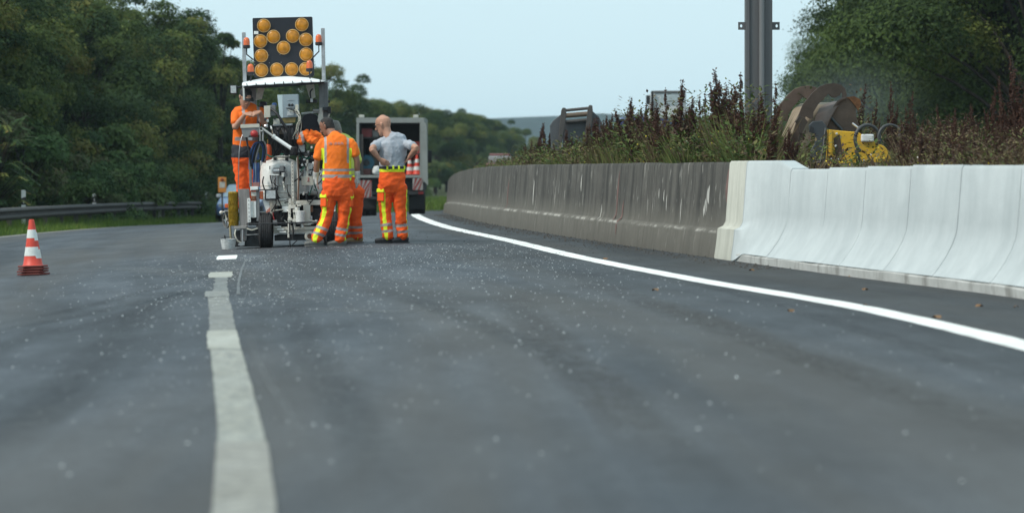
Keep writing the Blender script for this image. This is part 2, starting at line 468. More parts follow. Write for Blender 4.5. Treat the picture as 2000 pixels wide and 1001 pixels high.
# ---- ground sheet out to the horizon
xs = sorted(set([-1500, -900, -500, -300, -200, -140, -100, -80, -65, -52] + [round(-44 + 2 * i, 2) for i in range(45)] + [52, 65, 80, 110, 160, 240, 350, 600, 1000, 1500]))
ys = sorted(set([-60, -30] + [4 * i for i in range(0, 66)] + [280, 300, 330, 370, 420, 500, 600, 800, 1000, 1300, 1600, 2200, 3100]))
vs = []
for y in ys:
    for x in xs:
        z = gz(x, max(y, 0))
        if -11.2 < x < 12: z -= .03
        elif x <= -11.2: z -= .02 - .02 * noise.noise(V((x * .4, y * .2, 3)))
        vs.append((x, y, z))
nx = len(xs)
mb = MB(); mb.add(vs, [(j * nx + i, j * nx + i + 1, (j + 1) * nx + i + 1, (j + 1) * nx + i) for j in range(len(ys) - 1) for i in range(nx - 1)])
tag(mb.build('ground', grass_soil, smooth=60), kind='structure')

def ribbon(name, ylist, f0, f1, lift, mat, nx=1, kind='structure', parent=None, wob=0.0):
    """a sheet lying on the ground between the two side curves f0(y), f1(y)"""
    vs, fs = [], []
    for j, y in enumerate(ylist):
        a, b = f0(y), f1(y)
        for i in range(nx + 1):
            x = a + (b - a) * i / nx
            e = wob * noise.noise(V((y * 3.1, i * 7.7, lift * 99))) if wob and i in (0, nx) else 0
            vs.append((x + e, y, gz(x, y) + lift))
    for j in range(len(ylist) - 1):
        for i in range(nx):
            k = j * (nx + 1) + i
            fs.append((k, k + 1, k + nx + 2, k + nx + 1))
    o = MB().add(vs, fs).build(name, mat, parent, smooth=60)
    return tag(o, kind=kind) if kind else o

def yr(a, b, st):
    n = max(1, int(round((b - a) / st))); return [a + (b - a) * i / n for i in range(n + 1)]
rd = ribbon('road', yr(2, 240, 1.0), lambda y: -10.9, lambda y: bx(y) + .35, .0, asphalt, nx=26)
rd.data.attributes.new('lane', 'FLOAT_VECTOR', 'POINT').data.foreach_set('vector', [c for v in rd.data.vertices for c in (v.co.x - interp(EDGE, v.co.y), v.co.y, 0.0)])

# ---- road markings (each a thin coat on the asphalt)
fresh = paint_mat('fresh white paint', (.84, .86, .85), .27, .40, (.42, .44, .44))
worn = paint_mat('worn white paint', (.365, .365, .32), .34, .60, (.15, .16, .16))
brown_worn = paint_mat('dirty worn paint', (.33, .322, .285), .34, .62, (.17, .165, .155))
pale = paint_mat('old white paint block', (.385, .388, .345), .30, .52, (.22, .23, .22))
faint = paint_mat('thin paint overspray', (.19, .205, .21), .46, .68, (.098, .107, .116))
ol = lambda y: interp(OLDL, y)
ribbon('edge_marking', yr(13, 114, .5), lambda y: interp(EDGE, y) - .125, lambda y: interp(EDGE, y) + .125, .004, fresh, wob=.014)
ribbon('lane_marking', yr(8, 25.4, .4), lambda y: ol(y) - .092, lambda y: ol(y) + .090, .004, worn, wob=.005)
thinw = paint_mat('nearly worn off paint', (.28, .282, .252), .36, .66, (.12, .125, .13))
ribbon('lane_marking', yr(25.0, 33.0, .4), lambda y: ol(y) - .090, lambda y: ol(y) + .085, .003, thinw, wob=.008)
ribbon('lane_marking', yr(8, 14.8, .4), lambda y: ol(y) - .100, lambda y: ol(y) + .098, .006, brown_worn, wob=.005)
ribbon('lane_marking', yr(22.6, 25.2, .3), lambda y: ol(y) - .106, lambda y: ol(y) + .091, .006, pale, wob=.008)
ribbon('lane_marking', yr(32.4, 34.0, .3), lambda y: ol(y) - .115, lambda y: ol(y) + .09, .006, paint_mat('thin old block', (.30, .305, .28), .36, .62, (.13, .14, .145)), wob=.008)
ribbon('lane_marking', yr(38.7, 41.0, .3), lambda y: ol(y) - .12, lambda y: ol(y) + .12, .004, pale, wob=.02)
ribbon('lane_marking', yr(47.4, 49.9, .3), lambda y: ol(y) - .13, lambda y: ol(y) + .12, .004, fresh, wob=.02)
ribbon('lane_marking', yr(33.7, 38.9, .4), lambda y: ol(y) - .045, lambda y: ol(y) + .085, .0035, paint_mat('trail of old paint', (.22, .23, .215), .36, .64, (.09, .10, .11)), wob=.03)
ribbon('lane_marking', yr(33, 46, .5), lambda y: ol(y) + .16 + .005 * (y - 33), lambda y: ol(y) + .185 + .005 * (y - 33), .004, faint, wob=.01)
def soft_mat(name, col, strength, scale=(3, .5, 1)):
    """a rubbed-on stain: fades out towards its sides and is broken up by the grain of the road"""
    m, n, l, b = nodes_of(name)
    b.inputs['Base Color'].default_value = (*col, 1); b.inputs['Roughness'].default_value = .75
    ea = n.new('ShaderNodeAttribute'); ea.attribute_name = 'fade'
    tc = n.new('ShaderNodeTexCoord'); mp = n.new('ShaderNodeMapping'); mp.inputs['Scale'].default_value = scale; l.new(tc.outputs['Object'], mp.inputs[0])
    t = n.new('ShaderNodeTexNoise'); t.inputs['Scale'].default_value = 4; t.inputs['Detail'].default_value = 8; t.inputs['Roughness'].default_value = .75; l.new(mp.outputs[0], t.inputs['Vector'])
    r = n.new('ShaderNodeMapRange'); r.inputs['From Min'].default_value = .32; r.inputs['From Max'].default_value = .68; l.new(t.outputs['Fac'], r.inputs['Value'])
    a = n.new('ShaderNodeMath'); a.operation = 'MULTIPLY'; l.new(ea.outputs['Fac'], a.inputs[0]); l.new(r.outputs[0], a.inputs[1])
    c = n.new('ShaderNodeMath'); c.operation = 'MULTIPLY'; c.inputs[1].default_value = strength; l.new(a.outputs[0], c.inputs[0]); l.new(c.outputs[0], b.inputs['Alpha'])
    return m
def soft_mark(name, pts, w, mat, lift):
    P = smooth_path([G(*p) for p in pts], 10); mb = MB(); N = 6; fade = []
    for i, p in enumerate(P):
        d = P[min(i + 1, len(P) - 1)] - P[max(i - 1, 0)]; d.z = 0; sd = V((d.y, -d.x, 0)).normalized()
        for k in range(N + 1):
            u = k / N * 2 - 1; q = p + sd * (u * w * (1 + .25 * noise.noise(V((i * .2, k, w))))); mb.v.append((q.x, q.y, gz(q.x, q.y) + lift))
            fade.append(max(0, 1 - u * u) * min(1, 4 * i / len(P), 4 * (len(P) - 1 - i) / len(P)))
    mb.f = [(i * (N + 1) + k, i * (N + 1) + k + 1, (i + 1) * (N + 1) + k + 1, (i + 1) * (N + 1) + k) for i in range(len(P) - 1) for k in range(N)]; mb.m = [0] * len(mb.f)
    o = mb.build(name, mat); o.data.attributes.new('fade', 'FLOAT', 'POINT').data.foreach_set('value', fade)
    return tag(o, kind='structure')
tyre_s = soft_mat('tyre rubber stain', (.036, .040, .047), .38); oil_s = soft_mat('oily brown stain', (.052, .045, .039), .48); dust_s = soft_mat('pale dust', (.19, .20, .205), .42)
for i, (pts, w, m_) in enumerate([([(-60, 690), (120, 645), (250, 613), (345, 580), (430, 555)], .16, tyre_s), ([(-60, 655), (150, 618), (300, 583), (400, 560)], .12, tyre_s), ([(-40, 640), (160, 600), (380, 545), (520, 520)], .10, tyre_s),
        ([(1120, 540), (1300, 600), (1500, 670), (1800, 780), (2100, 900)], .22, oil_s), ([(980, 560), (1060, 650), (1180, 770), (1380, 960)], .20, oil_s), ([(1250, 520), (1500, 590), (1800, 680), (2060, 770)], .14, tyre_s),
        ([(700, 560), (850, 600), (1050, 680), (1250, 800)], .16, tyre_s), ([(560, 560), (600, 660), (680, 800), (800, 1040)], .15, tyre_s), ([(330, 560), (240, 640), (110, 780), (-40, 900)], .18, tyre_s),
        ([(600, 600), (720, 608), (860, 606)], .30, dust_s), ([(480, 640), (510, 720), (560, 800), (590, 860)], .035, dust_s), ([(500, 560), (560, 575), (640, 590)], .22, dust_s), ([(200, 520), (320, 530), (420, 540)], .4, dust_s)]):
    soft_mark('road_stain', pts, w, m_, .0012 + .0002 * i)
tar = M('tar seam', (.03, .032, .035), .7, var=.3, scale=4)
for k, (y, x0, x1, w) in enumerate([(56.3, -1.6, -.1, .10), (72.5, -2.6, -1.2, .16), (77.5, -2.7, -1.5, .12), (66, -10.5, -8.2, .2), (92, -8.8, -6.2, .35)]):
    mb = MB(); n_ = 14
    for i in range(n_ + 1):
        x = x0 + (x1 - x0) * i / n_
        for s_ in (-1, 1):
            yy = y + s_ * w * (.5 + .3 * noise.noise(V((x * 3, k, s_)))) + .1 * noise.noise(V((x * 1.5, k * 5, 0)))
            mb.v.append((x, yy, gz(x, yy) + .004))
    mb.f = [(2 * i, 2 * i + 2, 2 * i + 3, 2 * i + 1) for i in range(n_)]; mb.m = [0] * n_
    tag(mb.build('tar_seam', tar), kind='structure')
ribbon('road_shoulder', yr(60, 240, 2), lambda y: -11.45, lambda y: -10.85, .004, M('pale shoulder', (.16, .155, .145), .9, var=.3, scale=3))

# ---- chips, gravel, fallen leaves lying on the road (countless)
def scatter(name, n, fn, size, mat, kind='stuff', flat=.45):
    mb = MB()
    for i in range(n):
        x, y = fn()
        z = gz(x, y) + .003
        s = size * random.choice((.5, .6, .75, .9, 1.1, 1.5)); a = random.random() * 6.28
        pts = []
        for k in range(5):
            r = s * random.uniform(.6, 1.1); t = a + 6.283 * k / 5
            pts.append((x + r * math.cos(t), y + r * math.sin(t), z))
        mb.add(pts + [(x, y, z + s * flat * random.uniform(.6, 1.3))], [(0, 1, 5), (1, 2, 5), (2, 3, 5), (3, 4, 5), (4, 0, 5)])
    return tag(mb.build(name, mat), name.replace('_', ' ') + ' strewn over the asphalt', 'debris', kind=kind)
def chips():
    while True:
        y = 12 + 42 * random.random() ** .62
        x = random.gauss(-.9, 1.6) if random.random() < .7 else random.uniform(-5, 3.2)
        if x < interp(EDGE, y) - .2 and x > -7: return x, y
scatter('paint_chips', 3600, chips, .0068, M('white chips', (.50, .535, .545), .6, var=.2))
def near_line():
    y = random.uniform(30, 50); return ol(y) + random.gauss(.1, .35), y
scatter('paint_splashes', 700, near_line, .010, M('paint splash', (.7, .72, .7), .6, var=.2), flat=.1)
scatter('dark_grit', 800, lambda: (random.uniform(-3.2, 1.5), random.uniform(44, 66)), .012, M('dark grit', (.03, .03, .032), .9))
def gutter():
    y = random.uniform(40, 100); return bx(y) - abs(random.gauss(.22, .16)) - .02, y
scatter('gutter_gravel', 1500, gutter, .016, M('gutter gravel', (.055, .052, .048), .95, var=.5), flat=.8)
leafm = M('dry leaf', (.20, .11, .05), .8, var=.3)
for i, (px, py) in enumerate([(1468, 528), (1662, 540), (1800, 556), (1690, 597), (1912, 598), (1830, 620), (1985, 600), (1182, 506), (1280, 567), (1690, 566), (1545, 608)]):
    g = G(px, py); mb = MB(); s = .028 + .010 * (i % 3); a = i * 1.7
    ring = [g + V((s * c * math.cos(a + t) , s * c * math.sin(a + t), .006 + .012 * math.sin(t * 2 + i))) for t, c in ((0, 1.3), (.8, .6), (1.6, .75), (2.4, .6), (3.14, 1.1), (3.9, .6), (4.7, .8), (5.5, .55))]
    mb.add(ring + [g + V((0, 0, .018))], [(k, (k + 1) % 8, 8) for k in range(8)])
    tag(mb.build('fallen_leaf', leafm), 'small brown fallen leaf lying on the asphalt', 'leaf', 'fallen leaves on the road')

# ---- concrete barriers
def bar_frame(y):
    t = V((bx(y + .3) - bx(y - .3), .6, 0)).normalized()
    return V((bx(y), y, gz(bx(y), y))), V((-t.y, t.x, 0)) * -1, t          # toe point, direction to the rear (away from the road), along
def barrier_mesh(ylist, prof, hs=lambda y: 1.0, cap0=True, cap1=True):
    """prof(y) -> list of (setback, height)"""
    mb = MB(); n = None; mb.h = []
    for y in ylist:
        p, r, t = bar_frame(y)
        pr = prof(y); n = len(pr)
        for o, z in pr: mb.v.append(tuple(p + r * o + V((0, 0, z * hs(y))))); mb.h.append(z)
    for j in range(len(ylist) - 1):
        for i in range(n - 1): mb.f.append((j * n + i, j * n + i + 1, (j + 1) * n + i + 1, (j + 1) * n + i))
    if cap0: mb.f.append(tuple(range(n)))
    if cap1: mb.f.append(tuple((len(ylist) - 1) * n + k for k in range(n - 1, -1, -1)))
    mb.m = [0] * len(mb.f)
    return mb
OLDP = [(0, -.05), (.0, .03), (.034, .295), (.050, .32), (.098, .35), (.118, .42), (.170, 1.10), (.185, 1.13), (.40, 1.13), (.44, 1.05), (.5, -.05)]
NEWP = [(.0, .095), (.05, .15), (.135, .27), (.19, .37), (.225, .46), (.24, .56), (.275, 1.03), (.295, 1.06), (.47, 1.06), (.50, 1.0), (.60, .09)]
Y_J = 45.2       # where old and new concrete meet
def old_prof(y):
    return [(o, z * (1 if z < 1 else 1 + .012 * noise.noise(V((y * .35, 0, 9))))) for o, z in OLDP]
ob = empty('concrete_barrier', (0, 0, 0), 'weathered brown grey concrete barrier with streaks curving away along the road', 'barrier')
seams = [Y_J + .012] + [Y_J + 6.0 * k + (.4 * ((k * 7) % 3 - 1)) for k in range(1, 24)] + [190]
for a, b in zip(seams[:-1], seams[1:]):
    if b - a < .5: continue
    barrier_mesh(yr(a + .006, b - .006, .5), old_prof).build('barrier_section', old_conc, ob, smooth=35)
white_mark = M('white scrape', (.42, .41, .38), .8, var=.3, scale=12)
red_mark = M('faded red paint', (.145, .082, .07), .85, var=.35, scale=14)
def face_strip(y0, y1, z0, z1, prof, mat, name, parent, skew=0.0):
    """a narrow painted mark that follows the barrier's face"""
    def so(z):
        for (o0, a), (o1, b) in zip(prof[:-1], prof[1:]):
            if a <= z <= b and b > a: return o0 + (o1 - o0) * (z - a) / (b - a)
        return prof[1][0]
    mb = MB(); N = 10
    for i in range(N + 1):
        z = z0 + (z1 - z0) * i / N
        w = (1 - abs(2 * i / N - 1) ** 3) * .62 + .02 - .3 * abs(noise.noise(V((z * 6, y0, 2))))
        for yy in (y0 + skew * i / N, y0 + skew * i / N + (y1 - y0) * w):
            p, r, t = bar_frame(yy); mb.v.append(tuple(p + r * (so(z) - .004) + V((0, 0, z))))
    mb.f = [(2 * i, 2 * i + 1, 2 * i + 3, 2 * i + 2) for i in range(N)]; mb.m = [0] * N
    return mb.build(name, mat, parent)
def bar_y(px, lift=.7, o=.15):
    lo, hi = 16.0, 143.0
    f = lambda y: CX + FPX * (bx(y) + o) / y
    for _ in range(60):
        mid = (lo + hi) / 2
        if f(mid) > px: lo = mid
        else: hi = mid
    return lo
for px, w, z0, z1, mt in [(1388, .26, .62, .86, white_mark), (1385, .12, .52, .84, white_mark), (1382.5, .16, .48, .70, white_mark), (1380, .10, .46, .62, white_mark), (1300, .12, .62, .78, white_mark), (1306, .1, .5, .74, white_mark), (1290, .1, .66, .8, white_mark), (1424, .30, .62, 1.08, red_mark), (1045, .25, .42, .88, white_mark), (1137, .22, .70, .98, white_mark), (1210, .25, .25, 1.05, red_mark), (1222, .25, .12, .62, red_mark), (995, .35, .3, .9, red_mark), (925, .4, .55, .9, white_mark), (1335, .10, .35, .7, white_mark), (1180, .12, .3, .55, white_mark)]:
    y = bar_y(px); face_strip(y, y + w, z0, z1, OLDP, mt, 'paint_mark', ob, skew=.03)

nb = empty('concrete_barrier', (0, 0, 0), 'new whitish concrete barrier with curved face and vertical joints', 'barrier')
def mixp(a, b, t): return [(p[0] + (q[0] - p[0]) * t, p[1] + (q[1] - p[1]) * t) for p, q in zip(a, b)]
# piece joining on to the old wall: keeps the old wall's profile, with a square foot block, then sheds its extra height
TRP = [(-.02, .0), (-.02, .03), (.005, .20), (.02, .355), (.085, .385), (.115, .44), (.165, 1.12), (.185, 1.145), (.40, 1.145), (.44, 1.05), (.5, .0)]
yj = [bar_y(px, o=.26) for px in (1476, 1543, 1615, 1690, 1778, 1877, 1994)]
y_cream = Y_J - 1.15
barrier_mesh(yr(y_cream + .004, Y_J - .004, .2), lambda y: TRP).build('barrier_section', mid_conc, nb, smooth=35)
barrier_mesh(yr(yj[0] + .008, y_cream - .004, .2), lambda y: TRP).build('barrier_section', new_conc, nb, smooth=35)
mb = MB()
def tr2(y):
    t = (yj[0] - y) / (yj[0] - yj[1]); tt = min(1, max(0, (t - .0) / .35)); th = min(1, max(0, (t - .62) / .36))
    top = 1.145 + (1.06 - 1.145) * th
    pr = mixp(TRP, NEWP, tt * tt * (3 - 2 * tt))
    for i, z in ((6, top - .03), (7, top), (8, top), (9, top - .06)): pr[i] = (pr[i][0], z)
    return pr
barrier_mesh(yr(yj[1] + .01, yj[0] - .008, .12), tr2).build('barrier_section', new_conc, nb, smooth=40)
steps = yj[1:] + [yj[-1] - 2.2 * k for k in range(1, 7)]
for k, (b, a) in enumerate(zip(steps[:-1], steps[1:])):
    hh = .995 + .012 * ((k * 5) % 4) / 3 + (.04 * min(1, k / 6))
    dz = .0 if k else -.004
    barrier_mesh(yr(a + .010, b - .010, .2), lambda y: [(o + .006 * noise.noise(V((y * .8, z * 2, 5))), z + dz) for o, z in NEWP], hs=lambda y: hh).build('barrier_section', new_conc, nb, smooth=40)
def foot_prof(y):
    h = .105 + .014 * noise.noise(V((y * .6, 0, 0))); o = .004 + .016 * noise.noise(V((y * 1.3, 4, 0)))
    return [(o, -.05), (o - .008, h - .03), (o + .02, h), (.5, h), (.56, -.05)]
barrier_mesh(yr(yj[-1] - 12, yj[0] + .05, .15), foot_prof).build('footing', foot_conc, nb, smooth=30)
barrier_mesh(yr(yj[-1] - 12, yj[0], .5), lambda y: [(.30, .1), (.30, .98), (.46, .98), (.46, .1)]).build('joint_filler', M('joint filler', (.16, .17, .165), .9), nb)

# ---- bank behind the barrier
def bank_z(y, o):
    b = bx(y) + .45
    near = .93 if y > Y_J else .90
    return gz(bx(y), y) + near + .16 * min(1, max(0, o - .3) / 2.5) + .22 * min(1, max(0, o - 2) / 8) + .05 * noise.noise(V((o * .6, y * .3, 0)))
mb = MB(); oo = [0, .15, .4, .8, 1.3, 2, 3, 4.5, 6, 8, 10, 12, 15, 20, 28]; yy = yr(16, 190, 2)
for y in yy:
    for k, o in enumerate(oo): mb.v.append((bx(y) + .46 + o, y, bank_z(y, o) - (.0 if o < 18 else .6)))
mb.f = [(j * len(oo) + i, j * len(oo) + i + 1, (j + 1) * len(oo) + i + 1, (j + 1) * len(oo) + i) for j in range(len(yy) - 1) for i in range(len(oo) - 1)]
mb.m = [0] * len(mb.f)
tag(mb.build('bank', bank_soil, smooth=60), kind='structure')

# ---- wooded hill on the horizon
mb = MB(); hx = [-900 + 26 * i for i in range(86)]
hm = M('far wooded hill', (.018, .034, .030), .95, var=.4, scale=.04, bump=.6, bscale=.1, spec=.1)
rows = [(2400, -2), (2450, 18), (2520, 30), (2600, 38), (2720, 40), (2850, 30), (3050, -2)]
for y, h in rows:
    for x in hx:
        e = max(0.0, 1 - abs(x - 60) / 1200) ** .5
        top = h * e * (1 + .10 * noise.noise(V((x * .006, 1, 0)))) + (2.2 * noise.noise(V((x * .06, y * .02, 2))) if h > 4 else 0)
        mb.v.append((x, y, top - 2))
nh = len(hx)
mb.f = [(j * nh + i, j * nh + i + 1, (j + 1) * nh + i + 1, (j + 1) * nh + i) for j in range(len(rows) - 1) for i in range(nh - 1)]
mb.m = [0] * len(mb.f)
tag(mb.build('hills', hm, smooth=60), kind='structure')

# ---- trees
bark = M('bark', (.026, .022, .018), .9, var=.35, scale=6, bump=.6, bscale=14, stretch=(1, 1, .25), spec=.2)
green = leaf_mat('broad leaves', [(0, (0.022, 0.046, 0.016)), (.22, (0.037, 0.070, 0.021)), (.42, (0.066, 0.101, 0.025)), (.60, (0.119, 0.146, 0.032)), (.78, (0.171, 0.155, 0.041)), (.92, (0.134, 0.083, 0.039)), (1.1, (0.089, 0.065, 0.034))], rand=0.16)
deep = leaf_mat('dark leaves', [(0, (0.020, 0.037, 0.013)), (.3, (0.043, 0.072, 0.019)), (.6, (0.078, 0.117, 0.027)), (.85, (0.128, 0.153, 0.035)), (1.1, (0.135, 0.122, 0.038))], rand=.22)
brushm = leaf_mat('shrub leaves', [(0, (0.028, 0.062, 0.024)), (.4, (0.059, 0.114, 0.035)), (.75, (0.104, 0.158, 0.046)), (1.0, (0.146, 0.130, 0.056)), (1.1, (0.115, 0.095, 0.062))], rand=.35)

def tree_variant(name, seed, h=10.0, r=3.3, base=.10, clumps=120, per=360, leaf=.125, mat=green, spread=.46, peak=.55):
    """a tapered trunk with limbs that end in leaf clumps spread through an uneven crown"""
    rng = np.random.default_rng(seed); random.seed(seed)
    root = empty(name, (0, 0, -500), 'tree', 'tree')
    mt = MB()
    lean = V((random.uniform(-.3, .3), random.uniform(-.3, .3), h * .72))
    path = [V((0, 0, -.3)), lean * .3 + V((random.uniform(-.1, .1), 0, 0)), lean * .65, lean]
    mt.tube(path, [.024 * h, .004 * h], 9, 4)
    lobes = []; nl = max(9, clumps // (5 if mat is not deep else 4))
    for i in range(nl * 40):
        if len(lobes) >= nl: break
        t = rng.random() ** .85 * .93
        z = base * h + (1 - base) * h * t
        prof = math.sin(math.pi * min(1, max(0.04, (t + .14) / 1.16)) ** (1.0 if peak > .5 else .7)) ** .6
        a = rng.random() * 6.283
        wob = 1 + .34 * noise.noise(V((math.cos(a) * 1.4, math.sin(a) * 1.4, z * .5 + seed)))
        rr = r * prof * wob * (rng.random() ** .30)
        lr = r * rng.uniform(.22, .40) * (1.15 - .45 * t)
        p = (rr * math.cos(a), rr * math.sin(a), z)
        if all((p[0] - q[0]) ** 2 + (p[1] - q[1]) ** 2 + (p[2] - q[2]) ** 2 > (.62 * max(lr, q[3])) ** 2 for q in lobes): lobes.append((*p, lr))
    for q in lobes:
        c = V(q[:3]); s = lean * min(.95, max(.12, (c.z / h) * .85 - .06))
        mt.tube([s, s.lerp(c, .5) + V((0, 0, .03 * h)), c], [.0055 * h, .0014 * h], 5, 3)
    trunk = mt.build('trunk', bark, root, smooth=50)
    C = []; D = []; U = []; T = []; S = []
    total = clumps * per; area = sum(q[3] ** 2 for q in lobes)
    for qx, qy, qz, lr in lobes:
        k = int(total * lr * lr / area)
        u = rng.normal(0, 1, (k, 3)); u /= np.linalg.norm(u, axis=1, keepdims=True) + 1e-9
        u[:, 2] = np.where(u[:, 2] < -.45, -u[:, 2], u[:, 2])                       # sprays hang on the outside and top of each bough
        bump = 1 + .28 * np.sin(u[:, 0] * 7 + qx * 3) * np.sin(u[:, 1] * 7 + qy * 3) * np.cos(u[:, 2] * 6 + qz)
        rad = lr * bump * np.clip(rng.normal(.92, .13, k), .35, 1.3)
        C.append(np.array([qx, qy, qz]) + u * rad[:, None] * np.array([1.08, 1.08, .82]))
        cen = np.array([qx, qy, (qz - .5 * h) * .8]); cen = cen / (np.linalg.norm(cen) + .01)
        Nn = u * .9 + cen * .35 + np.array([0, 0, .35]) + rng.normal(0, .45, (k, 3))
        Dd = rng.normal(0, 1, (k, 3)) + np.array([0, 0, -.35])
        Nn /= np.linalg.norm(Nn, axis=1, keepdims=True); Dd -= Nn * (Dd * Nn).sum(1, keepdims=True)
        D.append(Dd); U.append(np.cross(Nn, Dd))
        T.append(np.clip(rng.normal(.02 + .62 * rng.random() ** 1.8, .07, k), 0, .9))
        S.append(leaf * rng.uniform(.6, 1.35, k))
    S = np.concatenate(S)
    leaf_object('crown', np.concatenate(C), np.concatenate(D), np.concatenate(U), S, S * .62, np.concatenate(T), mat, root)
    return root

TV = [tree_variant('leafy_tree', 11, 10, 3.1), tree_variant('leafy_tree', 12, 11, 2.8, clumps=105), tree_variant('leafy_tree', 13, 9, 3.4, peak=.4),
      tree_variant('leafy_tree', 14, 10.5, 2.5, clumps=85, base=.16)]
TD = [tree_variant('leafy_tree', 21, 11, 3.8, base=.04, clumps=170, per=420, leaf=.105, mat=deep, spread=.42), tree_variant('leafy_tree', 22, 10, 3.4, base=.04, clumps=150, per=420, leaf=.105, mat=deep, spread=.42)]
SV = [tree_variant('roadside_shrub', 31, 3.2, 1.7, base=.02, clumps=46, per=170, leaf=.13, mat=brushm, spread=.34, peak=.4), tree_variant('roadside_shrub', 32, 2.6, 1.9, base=.02, clumps=44, per=170, leaf=.12, mat=brushm, spread=.34, peak=.4)]
TT = [tree_variant('leafy_tree', 41, 9.5, 1.5, base=.12, clumps=46, per=170, leaf=.16, mat=green, spread=.4)]
used = {}
def where(px, cuts):
    for lim, words in cuts:
        if px < lim: return words
    return cuts[-1][1]
LEFT = [(20, 'at the left edge of the wood behind the guardrail'), (115, 'behind the first delineator post from the left'), (250, 'behind the second delineator post from the left'), (360, 'behind the third delineator post from the left'), (450, 'just left of the marking machine'), (9999, 'behind the marking machine')]
FAR = [(690, 'behind the arrow board machine'), (770, 'above the left half of the box truck'), (840, 'above the right half of the box truck'), (930, 'between the box truck and the barrier end'), (9999, 'at the low far end near the hill')]
RIGHT = [(1660, 'behind the brown bucket'), (1760, 'behind the yellow attachment'), (1880, 'right of the yellow attachment'), (9999, 'at the right edge of the picture')]
DOCK = [(1075, 'left of the grey bucket'), (1180, 'around the grey bucket'), (1262, 'between the grey bucket and the far white truck'), (1345, 'in front of the far white truck'), (1455, 'just left of the steel post'), (1560, 'at the foot of the steel post'), (1800, 'right of the yellow attachment'), (1900, 'far right of the yellow attachment'), (9999, 'near the right edge of the picture')]
def place(v, x, y, s=1.0, rz=0.0, z=None, label=None, cat='tree', group=None, sz=None):
    key = v.name
    if key in used: o = copy_tree(v)
    else: o = v; used[key] = 1
    o.location = (x, y, gz(x, y) - .1 if z is None else z); o.rotation_euler = (0, 0, rz); o.scale = (s, s, sz or s)
    return tag(o, label, cat, group)
random.seed(5)
LW = 'leafy tree with dark autumn tinged crown in the dense wood behind the guardrail'
# left wood: from behind the guardrail round the far bend
LINE = [(90, -15.5), (110, -15.6), (140, -15.5), (170, -15.4), (200, -15.4), (230, -15.0), (260, -13.6), (300, -11.6), (350, -8.6), (400, -5.4), (450, -2.6), (500, -.4), (560, 1.6)]
for row, (dx, st, y0, y1) in enumerate([(1.6, 3.6, 93, 215), (4.6, 4.6, 97, 220), (8.5, 6, 104, 220)]):
    y = y0
    while y < y1:
        yj_ = y + random.uniform(-1, 1)
        x = interp(LINE, yj_) - dx + random.uniform(-.8, .8)
        px = CX + FPX * x / yj_
        if -260 < px < 760:
            place(random.choice(TV), x, yj_, random.uniform(.74, 1.08) * (1.0 if row < 2 else 1.04), random.uniform(0, 6.3), label=('front' if row == 0 else 'rear') + ' leafy tree ' + where(px, LEFT), group='trees of the left roadside wood')
        y += st * random.uniform(.8, 1.2)
y = 215
while y < 560:
    f = (y - 215) / 345
    for dx in (0, 6):
        x = interp(LINE, y + dx) - dx * .9 + random.uniform(-1, 1)
        place(random.choice(TV), x, y + dx * .8, random.uniform(.78, 1.08) * (1 - .22 * f), random.uniform(0, 6.3), label='leafy tree of the receding tree line ' + where(CX + FPX * x / (y + dx), FAR), group='trees of the far tree line')
    y += 7 + 9 * f
place(TT[0], *at(432, 300, 188).xy, 1.02, .4, label='slim tree whose pointed top rises just left of the arrow board')
# undergrowth in front of the left wood
y = 92
while y < 210:
    x = interp(LINE, y) + random.uniform(.2, 1.6)
    place(random.choice(SV), x, y, random.uniform(.55, 1.15), random.uniform(0, 6.3), label='low green shrub ' + where(CX + FPX * x / y, LEFT), cat='shrub', group='shrubs along the guardrail')
    y += random.uniform(1.6, 3.2)
for y, x in [(230, -11.5), (262, -10), (300, -8.2), (240, -12.6), (330, -6.6), (285, -9.6), (215, -13), (222, -11.4), (250, -9.4)]:
    place(random.choice(SV), x, y, random.uniform(.9, 1.4), random.uniform(0, 6.3), label='low shrub beside the road beyond the box truck', cat='shrub', group='shrubs beyond the truck')
# shrub with long feathery leaves at the left edge
def frond_shrub():
    rg = np.random.default_rng(77); C, D, U, L, T = [], [], [], [], []
    root = empty('frond_shrub', (0, 0, 0), 'pale green shrub with long feathery leaves at the left edge behind the guardrail', 'shrub'); mt = MB()
    for k in range(70):
        a = rg.random() * 6.283; z0 = rg.uniform(.5, 3.0); r0 = rg.uniform(.1, .7); ln = rg.uniform(.5, .95)
        p0 = V((r0 * math.cos(a), r0 * math.sin(a), z0)); d = V((math.cos(a), math.sin(a), rg.uniform(.1, .6)))
        tip = p0 + d.normalized() * ln; mid = p0.lerp(tip, .5) + V((0, 0, .10)); tip.z -= .12
        path = smooth_path([p0, mid, tip], 7); mt.tube(path, .006, 4); mt.tube([V((0, 0, 0)), V((0, 0, z0 * .6)), p0], [.02, .008], 5)
        tn = rg.uniform(.1, .95) ** 1.4
        for i, p in enumerate(path[1:]):
            ax = (path[min(i + 2, len(path) - 1)] - path[i]).normalized(); sd = ax.cross(V((0, 0, 1))).normalized()
            for s_ in (-1, 1):
                C.append(p); D.append(sd * s_ + ax * .5 + V((0, 0, -.25))); U.append(ax); L.append(rg.uniform(.11, .17)); T.append(min(1, max(0, rg.normal(tn, .06))))
    mt.build('stem', bark, root, smooth=50)
    leaf_object('leaflets', np.array(C), np.array(D), np.array(U), np.array(L), np.array(L) * .32, np.array(T), leaf_mat('frond leaflets', [(0, (.035, .07, .03)), (.5, (.07, .12, .04)), (.85, (.16, .17, .04)), (1, (.22, .12, .04))], rand=0), root)
    return root
fs_ = frond_shrub(); fs_.location = (-14.0, 104, gz(-14, 104)); 
